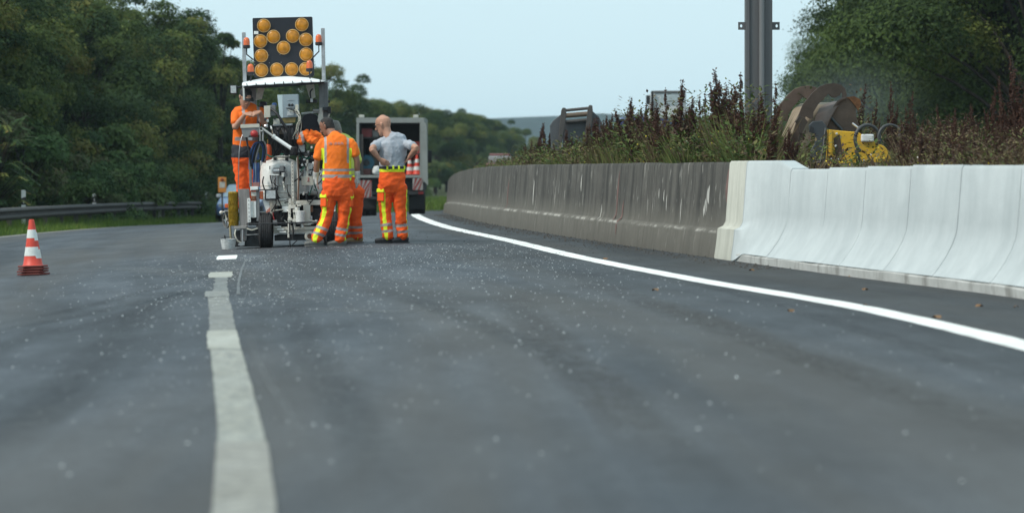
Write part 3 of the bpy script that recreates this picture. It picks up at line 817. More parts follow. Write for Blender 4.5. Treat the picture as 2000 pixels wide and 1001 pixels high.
# right wood
for row, dx in enumerate((0, 4.5, 9)):
    y = 112
    while y < 262:
        x = 15.6 + .004 * (y - 110) + dx + random.uniform(-.8, .8)
        px = CX + FPX * x / y
        if px < 2250:
            s_ = random.uniform(.93, 1.12) * (1.10 if y < 190 else 1.0 - .0028 * (y - 190))
            top_ = CY - (8.6 * s_ - 1) * FPX / y; lim = 1530 + (120 - top_) * .55 if top_ < 120 else 1525
            if px - 2.6 * s_ * FPX / y < lim: y += 3; continue
            place(random.choice(TD), x, y, s_, random.uniform(0, 6.3), z=-.4, label=('front' if row == 0 else 'rear') + ' dense dark green tree of the right wood ' + where(px, RIGHT), group='trees of the right wood')
        y += random.uniform(4.2, 6.2)

# ---- roadside grass on the left
rng = np.random.default_rng(3)
def blades(name, X, Y, Z, H, W, tint, mat, lean=.35):
    N = len(X)
    C = np.stack([X, Y, Z], 1)
    D = np.stack([rng.normal(0, lean, N), rng.normal(0, lean, N), np.ones(N)], 1)
    U = np.stack([rng.normal(0, 1, N), rng.normal(0, .4, N), np.zeros(N)], 1)
    return leaf_object(name, C, D, U, H, W, tint, mat)
gzv = np.vectorize(gz)
grassm = leaf_mat('verge grass', [(0, (0.045, 0.083, 0.018)), (.4, (0.093, 0.158, 0.027)), (.7, (0.150, 0.195, 0.045)), (1, (0.240, 0.195, 0.090))], rand=0)
N = 42000
Y = 78 + 110 * rng.random(N) ** 1.4; X = -11.3 - 4.6 * rng.random(N)
ti = np.clip(.42 + .3 * np.array([noise.noise(V((a * .5, b * .18, 0))) for a, b in zip(X, Y)]) + rng.normal(0, .12, N), 0, 1)
tag(blades('verge_grass', X, Y, gzv(X, Y) - .03, rng.uniform(.10, .34, N) * np.where(X < -12.2, 1.3, .8), .018 + 0 * X, ti, grassm), 'green verge grass growing along the guardrail', 'grass', kind='stuff')
N = 9000
X = rng.uniform(-8.5, -1.5, N); Y = rng.uniform(175, 260, N)
tag(blades('far_verge_grass', X, Y, gzv(X, Y) - .03, rng.uniform(.2, .5, N), .05 + 0 * X, np.clip(rng.normal(.42, .15, N), 0, 1), grassm), 'patch of green grass beyond the truck', 'grass', kind='stuff')

# ---- weeds on the bank
weedm = leaf_mat('bank weeds', [(0, (0.035, 0.057, 0.019)), (.3, (0.068, 0.105, 0.027)), (.5, (0.115, 0.142, 0.038)), (.66, (0.162, 0.155, 0.061)), (.8, (0.142, 0.105, 0.057)), (1, (0.074, 0.043, 0.032))], rand=0)
HM = [(30, .66), (42, .90), (50, 1.10), (58, 1.10), (64, .85), (72, .62), (82, .50), (95, .46), (150, .42)]
hv = lambda y: interp(HM, y)
Cs, Ds, Us, Ls, Ws, Ts = [], [], [], [], [], []
for k in range(7600):
    y = 30 + 118 * random.random() ** 1.25
    o = (abs(random.gauss(0, 1.9)) if random.random() < .6 else random.uniform(0, 9)) * (.5 + y / 110)
    x = bx(y) + .5 + o
    px = CX + FPX * x / y
    if px > 2090 or px < 850: continue
    low, sh = 1, 0
    if 1500 < px < 1770 and y < 58.5:
        if random.random() < (.72 if px < 1560 else .93): continue
        low = .40
    elif px > 1700: low, sh = .55, .42
    z = bank_z(y, o); h = hv(y) * random.uniform(.45, 1.15) * (.6 if o < .35 else 1) * low
    kind = random.random() * .78; t0 = .42 + .5 * noise.noise(V((x * .9, y * .4, 8))) + (.0 if kind < .55 else .24)
    if sh and random.random() < .8: t0 = .92
    elif random.random() < .36: t0 = random.uniform(.74, .98)
    n = random.randint(36, 60)
    for j in range(n):
        u = random.random(); rr = .07 + .13 * u
        a = random.random() * 6.283
        if kind < .55:       # leafy herb: leaves up its stalks
            Cs.append((x + rr * math.cos(a), y + rr * math.sin(a), z + h * u)); Ds.append((math.cos(a), math.sin(a), random.uniform(-.2, .9)))
            Us.append((-math.sin(a), math.cos(a), random.uniform(-.4, .4))); L = random.uniform(.045, .11) * (.62 if sh else 1); Ls.append(L); Ws.append(L * .4)
        else:                # grass tuft or bare stems
            Cs.append((x + .08 * math.cos(a), y + .08 * math.sin(a), z - .03)); Ds.append((.6 * math.cos(a), .6 * math.sin(a), 1))
            Us.append((random.gauss(0, 1), random.gauss(0, .4), 0)); Ls.append(h * random.uniform(.35, .95)); Ws.append(random.uniform(.008, .02))
        Ts.append(min(1, max(0, t0 + random.gauss(0, .15))))
tag(leaf_object('bank_weeds', np.array(Cs), np.array(Ds), np.array(Us), np.array(Ls), np.array(Ws), np.array(Ts), weedm), 'tangled green and brown weeds and grasses growing on the bank', 'weeds', kind='stuff')
# small yellow and white blossoms among the weeds
for nm, n_, colr, px0, px1 in (('yellow_blossoms', 620, (.55, .42, .03), 1020, 2020), ('pale_blossoms', 160, (.6, .55, .5), 1200, 1980)):
    C = []
    while len(C) < n_:
        y = random.uniform(32, 74); o = abs(random.gauss(0, 1.3)); x = bx(y) + .5 + o
        px = CX + FPX * x / y
        if px0 < px < px1 and noise.noise(V((x * 1.1, y * .35, 4))) > -.05: C.append((x, y, bank_z(y, o) + hv(y) * random.uniform(.05, .55) * (.45 if px > 1500 else 1)))
    n = len(C)
    tag(leaf_object(nm, np.array(C), rng.normal(0, 1, (n, 3)), rng.normal(0, 1, (n, 3)), rng.uniform(.018, .034, n), rng.uniform(.018, .03, n), np.zeros(n), M(nm, colr, .7)), nm.replace('_', ' ') + ' dotted among the bank weeds', 'blossoms', kind='stuff')

# ---- dock plants with brown seed heads
dockm = leaf_mat('dock seeds', [(0, (0.033, 0.017, 0.015)), (.5, (0.063, 0.030, 0.024)), (1, (0.112, 0.057, 0.036))], rand=.3, trans=.1)
stemm = M('dock stem', (.055, .032, .022), .85, var=.4, scale=12)
def dock_variant(seed, h=1.4, stems=3, fat=1.0):
    random.seed(seed); rg = np.random.default_rng(seed)
    root = empty('dock_plant', (0, 0, -500), 'x', 'plant'); mt = MB(); C, D, U, L, T = [], [], [], [], []
    def seeds(p, q, n, w):
        for i in range(n):
            t = random.random(); c = p.lerp(q, t)
            C.append((c.x + random.gauss(0, w), c.y + random.gauss(0, w), c.z + random.gauss(0, w))); D.append(rg.normal(0, 1, 3)); U.append(rg.normal(0, 1, 3))
            L.append(random.uniform(.018, .036)); T.append(min(1, max(0, random.gauss(.42, .2))))
    for s in range(stems):
        hh = h * (1 if s == 0 else random.uniform(.6, .92)); a = random.random() * 6.283; ln = random.uniform(.02, .20) * (0.4 if s == 0 else 1.4)
        top = V((ln * math.cos(a) * hh, ln * math.sin(a) * hh, hh)); midp = top * .5 + V((random.gauss(0, .02), random.gauss(0, .02), 0))
        mt.tube([V((0, 0, -.05)), midp, top], [.010, .003], 5, 5)
        path = smooth_path([V((0, 0, 0)), midp, top], 8)
        nb_ = random.randint(9, 13)
        for k in range(nb_):
            t = .36 + .60 * k / nb_; c = path[int(t * (len(path) - 1))]
            b = random.random() * 6.283; ln2 = hh * (.24 * (1.12 - t)) * random.uniform(.7, 1.3)
            e = c + V((math.cos(b) * .42, math.sin(b) * .42, .95)).normalized() * ln2
            mt.tube([c, e], [.004, .002], 4)
            seeds(c.lerp(e, .15), e, int(ln2 * 620 * fat), .012 * fat)
        seeds(path[int(.62 * (len(path) - 1))], top, int(300 * hh * .5 * fat), .013 * fat)
    mt.build('stem', stemm, root, smooth=50)
    leaf_object('seed_heads', np.array(C), np.array(D), np.array(U), np.array(L), np.array(L) * .8, np.array(T), dockm, root)
    return root
DV = [dock_variant(1, 1.5, 4), dock_variant(2, 1.3, 3, 1.2), dock_variant(3, 1.2, 5, 1.1), dock_variant(4, 1.6, 2, .7), dock_variant(5, 1.4, 4, .5), dock_variant(6, 1.5, 5, .55)]
DH = [1.5, 1.3, 1.2, 1.6, 1.4, 1.5]
random.seed(9)
def dock(px, top, Y, v, label=None):
    p = at(px, top, Y); o = p.x - bx(Y) - .5; zb = bank_z(Y, max(0, o)) - .05
    s = max(.35, (p.z - zb) / DH[v]); g = random.uniform(.85, 1.1)
    place(DV[v], p.x, Y, s * g, random.uniform(0, 6.3), z=zb, sz=s, cat='plant', group=None if label else 'brown dock plants on the bank',
          label=label or 'brown dried dock plant ' + where(px, DOCK))
dock(1411, 135, 52, 0, 'tallest dark brown dock plant just left of the steel post')
dock(1326, 158, 54, 1, 'dense dark brown dock plant rising against the sky right of the far truck')
dock(1300, 172, 55, 3, 'thin dock plant beside the dense one right of the far truck')
dock(1448, 142, 50, 3, 'thin twiggy dock plant touching the left edge of the steel post')
dock(1232, 190, 60, 0, 'pointed dock plant left of the far white truck against the sky')
dock(1064, 240, 78, 2, 'brown dock clump just left of the grey excavator bucket')
dock(1975, 110, 44, 5, 'tall reddish brown dock plant at the right edge of the picture')
dock(1680, 165, 61, 5, 'leaning dock plant just right of the rusty excavator bucket')
for px, tp, Y, v in [(1040, 275, 84, 2), (1052, 252, 80, 1), (1078, 268, 76, 2), (1024, 285, 88, 1), (1085, 280, 72, 0), (1150, 246, 66, 1), (1163, 232, 66, 2), (1176, 240, 64, 1), (1188, 222, 63, 0), (1202, 230, 62, 2),
                     (1216, 212, 62, 1), (1246, 222, 58, 2), (1258, 230, 57, 1), (1272, 236, 58, 0), (1285, 215, 56, 2), (1342, 190, 55, 0), (1352, 206, 54, 2), (1366, 186, 54, 3), (1378, 180, 55, 3), (1390, 200, 52, 1),
                     (1402, 182, 53, 1), (1424, 170, 51, 1), (1432, 186, 52, 2), (1440, 205, 50, 0), (1470, 215, 49, 2), (1490, 180, 50, 0), (1515, 160, 50, 3), (1505, 220, 47, 1), (1540, 250, 46, 2), (1712, 195, 61, 4),
                     (1736, 160, 61, 5), (1752, 205, 61, 4), (1775, 180, 51, 5), (1790, 215, 48, 4), (1812, 232, 46, 5), (1835, 205, 48, 4), (1860, 228, 46, 5), (1880, 240, 45, 4), (1900, 205, 47, 3), (1925, 215, 45, 5),
                     (1945, 170, 45, 4), (1960, 150, 44, 5), (1990, 140, 42, 4), (2005, 170, 40, 5), (1765, 265, 42, 2), (1805, 270, 41, 0), (1850, 270, 40, 1), (1905, 262, 39, 2), (1955, 250, 38, 0)]:
    dock(px, tp, Y, v)
for k in range(34):
    px = random.uniform(1020, 1300); Y = 84 - (px - 1020) * .1 + random.uniform(-3, 4)
    dock(px, interp([(1020, 290), (1080, 262), (1160, 240), (1230, 215), (1300, 200)], px) + random.uniform(-8, 34), Y, random.randrange(4))
for k in range(26):
    px = random.uniform(1745, 2010); dock(px, random.uniform(200, 285), random.uniform(38, 50), random.choice((3, 4, 5, 4, 5)))

# ---- guardrail and delineator posts on the left
zinc = M('weathered galvanised steel', (.058, .054, .053), .9, .0, var=.25, scale=5, dirt=.35, stretch=(1, .3, 1))
gr = empty('guardrail', (0, 0, 0), 'grey galvanised steel guardrail along the left verge', 'guardrail')
GR = [(70, -12.3), (94, -12.45), (120, -12.7), (145, -13.0), (166, -13.3), (200, -13.8)]
RZ = lambda y: interp([(70, .16), (94, .10), (120, -.02), (145, -.18), (166, -.36), (200, -.7)], y)      # height of the rail's upper edge
prof = [(.0, 0), (.045, -.02), (.075, -.06), (.075, -.09), (.01, -.13), (.01, -.18), (.075, -.22), (.075, -.25), (.045, -.29), (0, -.31)]
ya = 78.0
while ya < 186:
    yb = ya + 4.0; mb = MB(); st = yr(ya, yb + .18, 1.0)
    for y in st:
        for o, z in prof: mb.v.append((interp(GR, y) + o + (.006 if y > yb else 0), y, RZ(y) + z))
        for o, z in reversed(prof): mb.v.append((interp(GR, y) + o - .005 + (.006 if y > yb else 0), y, RZ(y) + z))
    q = 2 * len(prof)
    for j in range(len(st) - 1):
        for i in range(q): mb.f.append((j * q + i, j * q + (i + 1) % q, (j + 1) * q + (i + 1) % q, (j + 1) * q + i))
    mb.m = [0] * len(mb.f); mb.build('rail', zinc, gr, smooth=30)
    x = interp(GR, ya + 2)
    MB().box((x - .16, ya + 1.93, gz(x, ya + 2) - .2), (x - .04, ya + 2.0, RZ(ya + 2) - .03)).build('post', zinc, gr)
    ya = yb
wplas, bplas = M('white plastic', (.72, .73, .72), .5, var=.1), M('black plastic', (.02, .02, .022), .5, var=.2)
for i, (px, tp, Y) in enumerate([(46, 371, 104), (184, 371, 122), (312, 366, 147), (403, 372, 171)]):
    p = at(px, tp, Y); zb = gz(p.x, Y) - .1; h = p.z - zb
    d = empty('delineator_post', (p.x, Y, zb), ['white and black delineator post nearest the left edge behind the guardrail', 'second delineator post from the left behind the guardrail', 'third delineator post from the left behind the guardrail', 'farthest small delineator post beside the amber sign'][i], 'delineator', 'delineator posts')
    tri = lambda z, sl=0: [V((-.06, 0, z)), V((.06, 0, z + sl)), (V((.02, .11, z)))]
    def seg(name, z0, z1, m, sl0=0, sl1=0):
        a, b = tri(z0, sl0), tri(z1, sl1)
        MB().add(a + b, [(2, 1, 0), (3, 4, 5), (0, 1, 4, 3), (1, 2, 5, 4), (2, 0, 3, 5)]).build(name, m, d)
    seg('shaft', 0, h - .40, wplas); seg('black_band', h - .398, h - .22, bplas, 0, .04); seg('head', h - .218, h, wplas, .04, -.03)
    MB().box((-.012, -.004, h - .36), (.02, -.001, h - .26)).build('reflector', M('reflector', (.5, .5, .48), .25), d)

# ================================================================ THINGS
steel_grey = M('grey painted steel', (.19, .195, .20), .5, .2, var=.18, scale=4, dirt=.25)
dark_steel = M('dark steel', (.035, .036, .04), .5, .3, var=.3, scale=10, dirt=.2)
blackm = M('black rubber', (.014, .014, .016), .6, var=.4, scale=14)
tyre_m = M('tyre rubber', (.022, .022, .024), .8, var=.4, scale=16, bump=.4, bscale=60)
cream = M('cream machine paint', (.64, .625, .56), .45, var=.10, scale=7, dirt=.6, spec=.5)
white_p = M('white machine paint', (.78, .795, .775), .4, var=.06, scale=7, dirt=.4)
chrome = M('bare metal', (.45, .45, .46), .35, .8, var=.25, scale=12, dirt=.3)
ctrl = M('blue grey cabinet', (.27, .33, .37), .5, var=.06, scale=4, dirt=.15)
beige = M('beige plastic', (.55, .53, .45), .5, var=.08, dirt=.2)
red_p = M('red paint', (.45, .03, .03), .45, var=.2, dirt=.2)
amber = M('amber lens', (.50, .205, .014), .22, var=.35, scale=14, bump=.15, bscale=60)
amber_rim = M('amber lens rim', (.55, .34, .12), .35, var=.2)
beacon_m = M('orange beacon glass', (.66, .12, .022), .12, var=.25, scale=20, coat=.5)
navy = M('navy panel', (.009, .011, .018), .55, var=.2)
blue_m = M('blue hose', (.03, .08, .22), .45, var=.3)
green_m = M('green hose', (.02, .16, .11), .45, var=.3)
tarp = M('white tarpaulin', (.74, .77, .78), .6, var=.06, scale=3, bump=.3, bscale=6, dirt=.15)
glass_m = M('lamp glass', (.42, .45, .46), .12, var=.3, scale=40, coat=.6)
cable_m = M('pale cable', (.50, .49, .42), .6, var=.15)
rust_m = M('rusty steel', (.15, .07, .04), .8, var=.5, scale=7)

# ---------------------------------------------------------------- road marking machine
O = G(560, 482)
mc = Th('road_marking_machine', 'white road marking machine with arrow board, tanks and canopy', 'machine', O, tilt=-.020)
R = mc.root
rn = random.Random(21)
def wheel(px, py_c, d, r, w, steer=0):
    c = mc.p(px, py_c, d); a = V((1, 0, 0))
    t = MB(); k = w / 2
    rows = [(r * .55, -k), (r * .86, -k), (r * .97, -k * .86)]
    for i in range(5):
        x0 = -k * .8 + 2 * k * .8 * i / 5; x1 = x0 + 2 * k * .8 / 5
        rows += [(r, x0 + .004), (r, x1 - .008), (r * .965, x1 - .006), (r * .965, x1 + .001)]
    rows += [(r * .97, k * .86), (r * .86, k), (r * .55, k)]
    t.lathe(c, a, rows, 36, ring=True)
    o = t.build('wheel', tyre_m, R, smooth=35)
    MB().lathe(c, a, [(r * .56, -k * .7), (r * .5, -k * .72), (r * .2, -k * .4), (r * .2, k * .4), (r * .5, k * .72), (r * .56, k * .7)], 24, ring=True).build('rim', cream, o, smooth=35)
wheel(519.5, 450.5, .12, .252, .185); wheel(648, 446, .14, .245, .17)
wheel(514, 449, 1.9, .25, .18); wheel(640, 446, 1.9, .25, .18)
# chassis
mc.box('axle_beam', 534, 441, 652, 456, .10, .26, cream); mc.box('axle_rib', 533, 446.5, 640, 449, .06, .098, white_p)
mc.box('under_tray', 536, 457, 650, 470, .2, 1.5, dark_steel)
for px in (540, 545, 550): mc.tube('axle_pin', [(px - 4, 443 + (px - 540), .03), (px + 9, 443 + (px - 540), .03)], .014, white_p)
dc = mc.p(605, 461, .02)
MB().lathe(dc, (0, 1, 0), [(.052, 0), (.075, .02), (.080, .10), (.06, .16)], 20).build('differential', cream, R, smooth=40)
MB().lathe(dc + V((0, -.006, 0)), (0, 1, 0), [(.034, 0), (.040, .01), (.040, .03)], 16).build('differential_cap', rust_m, R, smooth=40)
mc.box('cross_beam', 532, 390, 650, 402, .12, .22, cream); mc.box('cross_rail', 534, 388, 560, 391, .10, .118, white_p)
mc.box('chassis_rail', 528, 400, 536, 446, .3, 2.1, cream); mc.box('chassis_rail', 636, 400, 644, 446, .3, 2.1, cream)
mc.box('valve_block', 551, 402, 566, 414, .05, .2, white_p); mc.box('bracket_plate', 593, 398, 606, 440, .08, .14, cream)
mc.box('bracket_plate', 606, 402, 611, 414, .08, .14, rust_m)
mc.box('engine_block', 532, 412, 560, 441, .3, .9, dark_steel); mc.box('engine_block', 606, 408, 640, 440, .3, .9, dark_steel)
mc.tube('belt_guard', [(538, 432, .22), (536, 420, .2), (545, 413, .2), (555, 420, .2), (556, 434, .22)], .014, blackm, smooth=5)
mc.tube('hydraulic_line', [(533, 415, .1), (535, 428, .06), (541, 434, .1)], .010, red_p, smooth=5)
mc.box('shade_backing', 534, 318, 640, 446, 1.0, 1.5, blackm); mc.box('shade_backing', 586, 296, 634, 330, .62, .95, blackm)  # black backing boxes added as painted-in shade between the machine's fittings
# perforated uprights and their clamps
def upright(x0, y0, x1, y1, w, d, holes, m=cream):
    b = mc.beam('upright', (x0, y0, d), (x1, y1, d), w, .045, m)
    for k in range(holes):
        t = (k + .5) / holes; p = mc.p(x0 + (x1 - x0) * t, y0 + (y1 - y0) * t, d)
        MB().lathe(p + V((0, -.0255, 0)), (0, 1, 0), [(.007, 0), (.007, .01)], 8).build('hole', blackm, b)
upright(566.5, 388, 564, 464, .036, .0, 4); upright(571, 316, 572.5, 392, .036, -.02, 11); upright(581, 308, 583, 390, .030, .0, 0)
upright(575.5, 388, 575, 448, .030, .02, 3); upright(600, 312, 600, 345, .03, .05, 0); upright(553, 354, 556, 372, .02, -.02, 2)
mc.tube('lever', [(581.5, 306, -.03), (583.5, 352, -.03), (582, 390, -.03)], .010, rust_m)
for px, py in [(570, 404), (576, 412), (582, 396), (566, 428), (575, 430), (584, 400)]:
    mc.box('clamp', px - 4, py - 3, px + 4, py + 3, -.045, -.022, cream, bev=.003)
# paint kettle
kc = mc.p(548, 400, .52); s = mc.m(.52)
MB().lathe(V((kc.x, kc.y, 0)) + V((0, 0, mc.p(548, 396, .52).z)), (0, 0, 1),
           [(.10, -.04), (.20, -.02), (.268, .06), (.285, .14), (.285, .44), (.270, .53), (.22, .60), (.135, .635), (.13, .64)], 32).build('paint_kettle', white_p, R, smooth=50)
zt = mc.p(548, 313, .52).z
MB().lathe(V((kc.x, kc.y, zt - .06)), (0, 0, 1), [(.115, 0), (.115, .075), (.140, .08), (.140, .105), (.11, .115)], 26).build('kettle_neck', cream, R, smooth=35)
mc.tube('kettle_lid_bar', [(532, 306, .3), (566, 304, .3)], .012, white_p)
for px in (537, 560): mc.box('lid_clamp', px - 3, 307, px + 3, 315, .33, .38, dark_steel, bev=.003)
for py in (362, 376): MB().lathe(V((kc.x, kc.y, mc.p(548, py, .52).z)), (0, 0, 1), [(.287, -.006), (.293, 0), (.287, .006)], 32).build('kettle_seam', cream, R, smooth=50)
mc.tube('kettle_strap', [(538, 352, .20), (539, 375, .2), (546, 388, .2), (558, 392, .2)], .016, blackm, smooth=6)
mc.tube('kettle_strap', [(557, 340, .22), (554, 356, .22), (556, 368, .22)], .013, blackm, smooth=6)
mc.tube('kettle_pipe', [(515, 345, .25), (513, 356, .2), (517, 370, .2), (523, 374, .16)], .010, dark_steel, smooth=6)
# motor on the kettle front
mp_ = mc.p(533, 334, .14)
MB().lathe(mp_, (1, 0, 0), [(.032, 0), (.045, .01), (.045, .09), (.05, .10), (.05, .18), (.03, .19)], 18).build('agitator_motor', chrome, R, smooth=40)
MB().lathe(mp_ + V((.09, 0, .005)), (1, 0, 0), [(.04, 0), (.062, .01), (.062, .07), (.045, .085)], 14).build('motor_cap', navy, R, smooth=40)
mc.box('motor_shelf', 527, 340, 545, 343, .1, .25, white_p)
for px, d in ((531, .12), (536, .12), (541, .14)):
    mc.tube('regulator', [(px, 343, d), (px, 366, d)], .012 if px != 541 else .022, chrome); mc.tube('regulator_end', [(px, 366, d), (px, 371, d)], .015, dark_steel)
mc.tube('gauge_pipe', [(527, 331, .14), (527, 324, .14)], .007, blackm)
# second tank and plumbing on the right
MB().lathe(V((mc.p(610, 345, .75).x, .75, mc.p(610, 378, .75).z)), (0, 0, 1), [(.1, -.02), (.165, .02), (.175, .08), (.175, .36), (.15, .43), (.07, .46)], 26).build('bead_tank', white_p, R, smooth=50)
mc.box('hydraulic_cabinet', 584, 330, 604, 378, .2, .6, M('pale grey sheet', (.42, .45, .46), .5, var=.12, dirt=.4))
mc.box('pipe_manifold', 588, 318, 622, 324, .30, .36, white_p); mc.box('pipe_manifold', 588, 330, 622, 333, .26, .31, dark_steel)
pl = mc.box('number_plate', 589, 344, 612, 362, .02, .035, beige, bev=.002)
MB().tube([mc.p(601, 348, .018), mc.p(603.5, 347.5, .018), mc.p(603, 351, .018), mc.p(600.5, 354, .018), mc.p(605, 353.5, .018)], .0055, 6).build('plate_mark', red_p, pl)
mc.tube('hose', [(584, 310, .3), (592, 306, .25), (600, 310, .2), (606, 306, .2)], .013, green_m, smooth=6)
mc.tube('hose', [(522, 302, .3), (530, 306, .28), (540, 302, .3), (560, 301, .35), (570, 298, .3)], .012, green_m, smooth=6)
for k in range(44):
    px, py = rn.uniform(585, 630), rn.uniform(280, 388); d = rn.uniform(.0, .25)
    if rn.random() < .5:
        mc.tube('fitting', [(px, py, d), (px + rn.uniform(-3, 3), py + rn.uniform(3, 9), d)], rn.uniform(.008, .018), rn.choice([chrome, dark_steel, chrome, white_p]), n=7)
    else:
        mc.tube('thin_hose', [(px, py, d), (px + rn.uniform(-8, 8), py + rn.uniform(5, 14), d - .06), (px + rn.uniform(-14, 14), py + rn.uniform(14, 30), d)], .008, rn.choice([blackm, blackm, navy, green_m]), smooth=5, n=6)
for k in range(12):
    px, py = rn.uniform(522, 566), rn.uniform(340, 440); d = rn.uniform(.0, .12)
    mc.tube('thin_hose', [(px, py, d), (px + rn.uniform(-5, 5), py + rn.uniform(6, 12), d - .05), (px + rn.uniform(-9, 9), py + rn.uniform(12, 26), d)], .008, blackm, smooth=5, n=6)
for k in range(16):      # small pumps, valves and brackets over the front
    px, py = rn.choice([(rn.uniform(545, 600), rn.uniform(318, 352)), (rn.uniform(536, 640), rn.uniform(402, 440)), (rn.uniform(586, 626), rn.uniform(282, 312))]); d = rn.uniform(-.04, .12); w = rn.uniform(2, 5); h = rn.uniform(2, 6)
    mc.box('valve', px - w, py - h, px + w, py + h, d, d + rn.uniform(.03, .08), rn.choice([cream, white_p, dark_steel, chrome, dark_steel, steel_grey]), bev=.005)
for k in range(14):
    px, py = rn.uniform(536, 640), rn.uniform(404, 446); d = rn.uniform(-.02, .1)
    mc.tube('linkage', [(px, py, d), (px + rn.uniform(-18, 18), py + rn.uniform(-4, 14), d - .03)], rn.uniform(.007, .014), rn.choice([chrome, white_p, dark_steel, blackm, cream]), n=7)
for px, py, r_ in ((598, 304, .028), (612, 318, .024), (590, 322, .02), (619, 302, .022)):
    h = MB().lathe(mc.p(px, py, .02), (0, -1, 0), [(r_, -.03), (r_, 0), (r_ * .9, .006)], 16).build('gauge', dark_steel, R, smooth=40); MB().lathe(mc.p(px, py, .012), (0, -1, 0), [(r_ * .8, 0), (r_ * .8, .004)], 16).build('dial', white_p, h)
# spray canister
cc = mc.p(586.5, 437, -.05)
MB().lathe(cc, (0, 0, 1), [(.050, 0), (.060, .01), (.064, .12), (.070, .18), (.064, .185), (.058, .17)], 20).build('splashed_canister', M('splashed white', (.72, .73, .71), .5, var=.2, scale=30, dirt=.35), R, smooth=35)
mc.tube('canister_stem', [(581, 404, -.05), (581, 414, -.05)], .012, cream); mc.tube('canister_spout', [(590, 437, -.05), (591, 444, -.05)], .016, white_p)
# pointer rod across the front
mc.tube('pointer_rod', [(481, 437.5, -.32), (520, 436.5, -.32), (600, 434, -.30), (676, 432, -.28)], .0095, dark_steel)
mc.tube('pointer_strut', [(565.5, 436, -.29), (566.5, 482, -.25)], .008, blackm); mc.tube('pointer_strut', [(581, 468, -.2), (567, 482, -.25)], .007, blackm)
mc.tube('hanging_strap', [(571.5, 440, -.12), (573, 452, -.12), (571, 460, -.12), (572, 469, -.12)], .013, dark_steel, smooth=4)
# headlamps and indicator
def lamp(x0, y0, x1, y1, d, lens_m=glass_m, depth=.10):
    h = mc.box('headlamp', x0, y0, x1, y1, d, d + depth, blackm, bev=.012); i = (x1 - x0) * .12
    mc.box('lens', x0 + i, y0 + i, x1 - i, y1 - i, d - .008, d + .002, lens_m, parent=h, bev=.006); return h
lamp(517, 369, 541, 391, -.02); lamp(581, 280, 597, 299, .12); lamp(449, 166, 463, 184, .5, depth=.08); lamp(448.5, 373, 449, 374, 3, depth=.01) if False else None
mc.box('indicator', 507, 373, 514, 389, .02, .08, beacon_m, bev=.008)
mc.tube('lamp_arm', [(463, 172, .52), (476, 168, .6)], .014, dark_steel)
wl_ = mc.box('work_lamp', 598, 194, 619, 201, .7, .85, blackm, bev=.008); mc.box('lens', 606, 192, 611, 200, .69, .70, chrome, parent=wl_)
mc.tube('lamp_bracket', [(607, 194, .74), (606, 180, .74), (610, 174, .8)], .012, dark_steel, smooth=4)
mc.box('small_lamp', 640, 208, 646, 222, .6, .7, blackm)
# left side: step post, brush, rails
mc.plate('step_panel', [(464.5, 369), (486.5, 369), (488, 395), (481, 470), (470, 470)], -.02, .05, M('dusty grey board', (.215, .205, .20), .8, var=.3, scale=7, stretch=(3, 1, .3)), bev=.004)
bc = mc.p(456.5, 440.5, .02); h_ = mc.p(456.5, 374, .02).z - bc.z
MB().lathe(bc, (0, 0, 1), [(.066, 0), (.070, .02), (.070, h_ - .02), (.062, h_)], 20).build('brush_core', M('brush core', (.32, .21, .02), .9, var=.3), R, smooth=40)
rb = np.random.default_rng(4); nb_ = 5200
an = rb.random(nb_) * 6.283; hh_ = rb.random(nb_) * h_
hh_ = hh_ + .006 * np.sin(an * 3); keep = (np.sin(hh_ * 62) > -.93); an, hh_ = an[keep], hh_[keep]; nb_ = len(an)
Cb = np.stack([bc.x + .064 * np.cos(an), bc.y + .064 * np.sin(an), bc.z + hh_], 1); Db = np.stack([np.cos(an), np.sin(an), rb.normal(-.15, .25, nb_)], 1)
leaf_object('brush_bristles', Cb, Db, np.stack([-np.sin(an), np.cos(an), 0 * an], 1), rb.uniform(.016, .028, nb_), .007 + 0 * an, rb.random(nb_), leaf_mat('brush bristles', [(0, (.30, .19, .015)), (1, (.52, .36, .04))], rand=0, trans=.1), R)['kind'] = 'stuff'
mc.box('brush_bracket', 457, 441, 481, 447, -.06, .1, M('worn bracket', (.28, .27, .26), .7, var=.25, dirt=.4))
upright(486, 387, 487, 434, .045, -.02, 6, white_p)
mc.box('ribbed_panel', 489.5, 392, 500, 425, -.01, .04, white_p); mc.box('panel_rib', 494, 392, 495, 425, -.016, -.01, cream, bev=0)
mc.box('side_post', 501, 366, 506, 432, .0, .06, steel_grey); mc.box('side_post', 487, 312, 491, 366, .05, .12, steel_grey)
mc.box('rail_block', 489, 364, 504, 373, -.03, .08, white_p); mc.box('rail_block', 490, 374, 502, 383, .0, .06, cream)
mc.tube('rail_line', [(490, 372, -.04), (520, 370, -.04)], .008, blackm); mc.box('rail_stub', 491, 383, 499, 391, -.02, .06, rust_m)
mc.plate('white_fender', [(512, 388), (525, 390), (527, 410), (520, 414)], .05, .03, white_p)
mc.plate('red_reflector', [(519, 413), (527, 405), (528, 412), (522, 416)], .03, .02, M('pink reflector', (.5, .18, .13), .5))
mc.box('platform', 462, 414, 512, 419, .25, 1.3, dark_steel); mc.box('platform_frame', 486, 419, 506, 440, .3, 1.2, dark_steel)
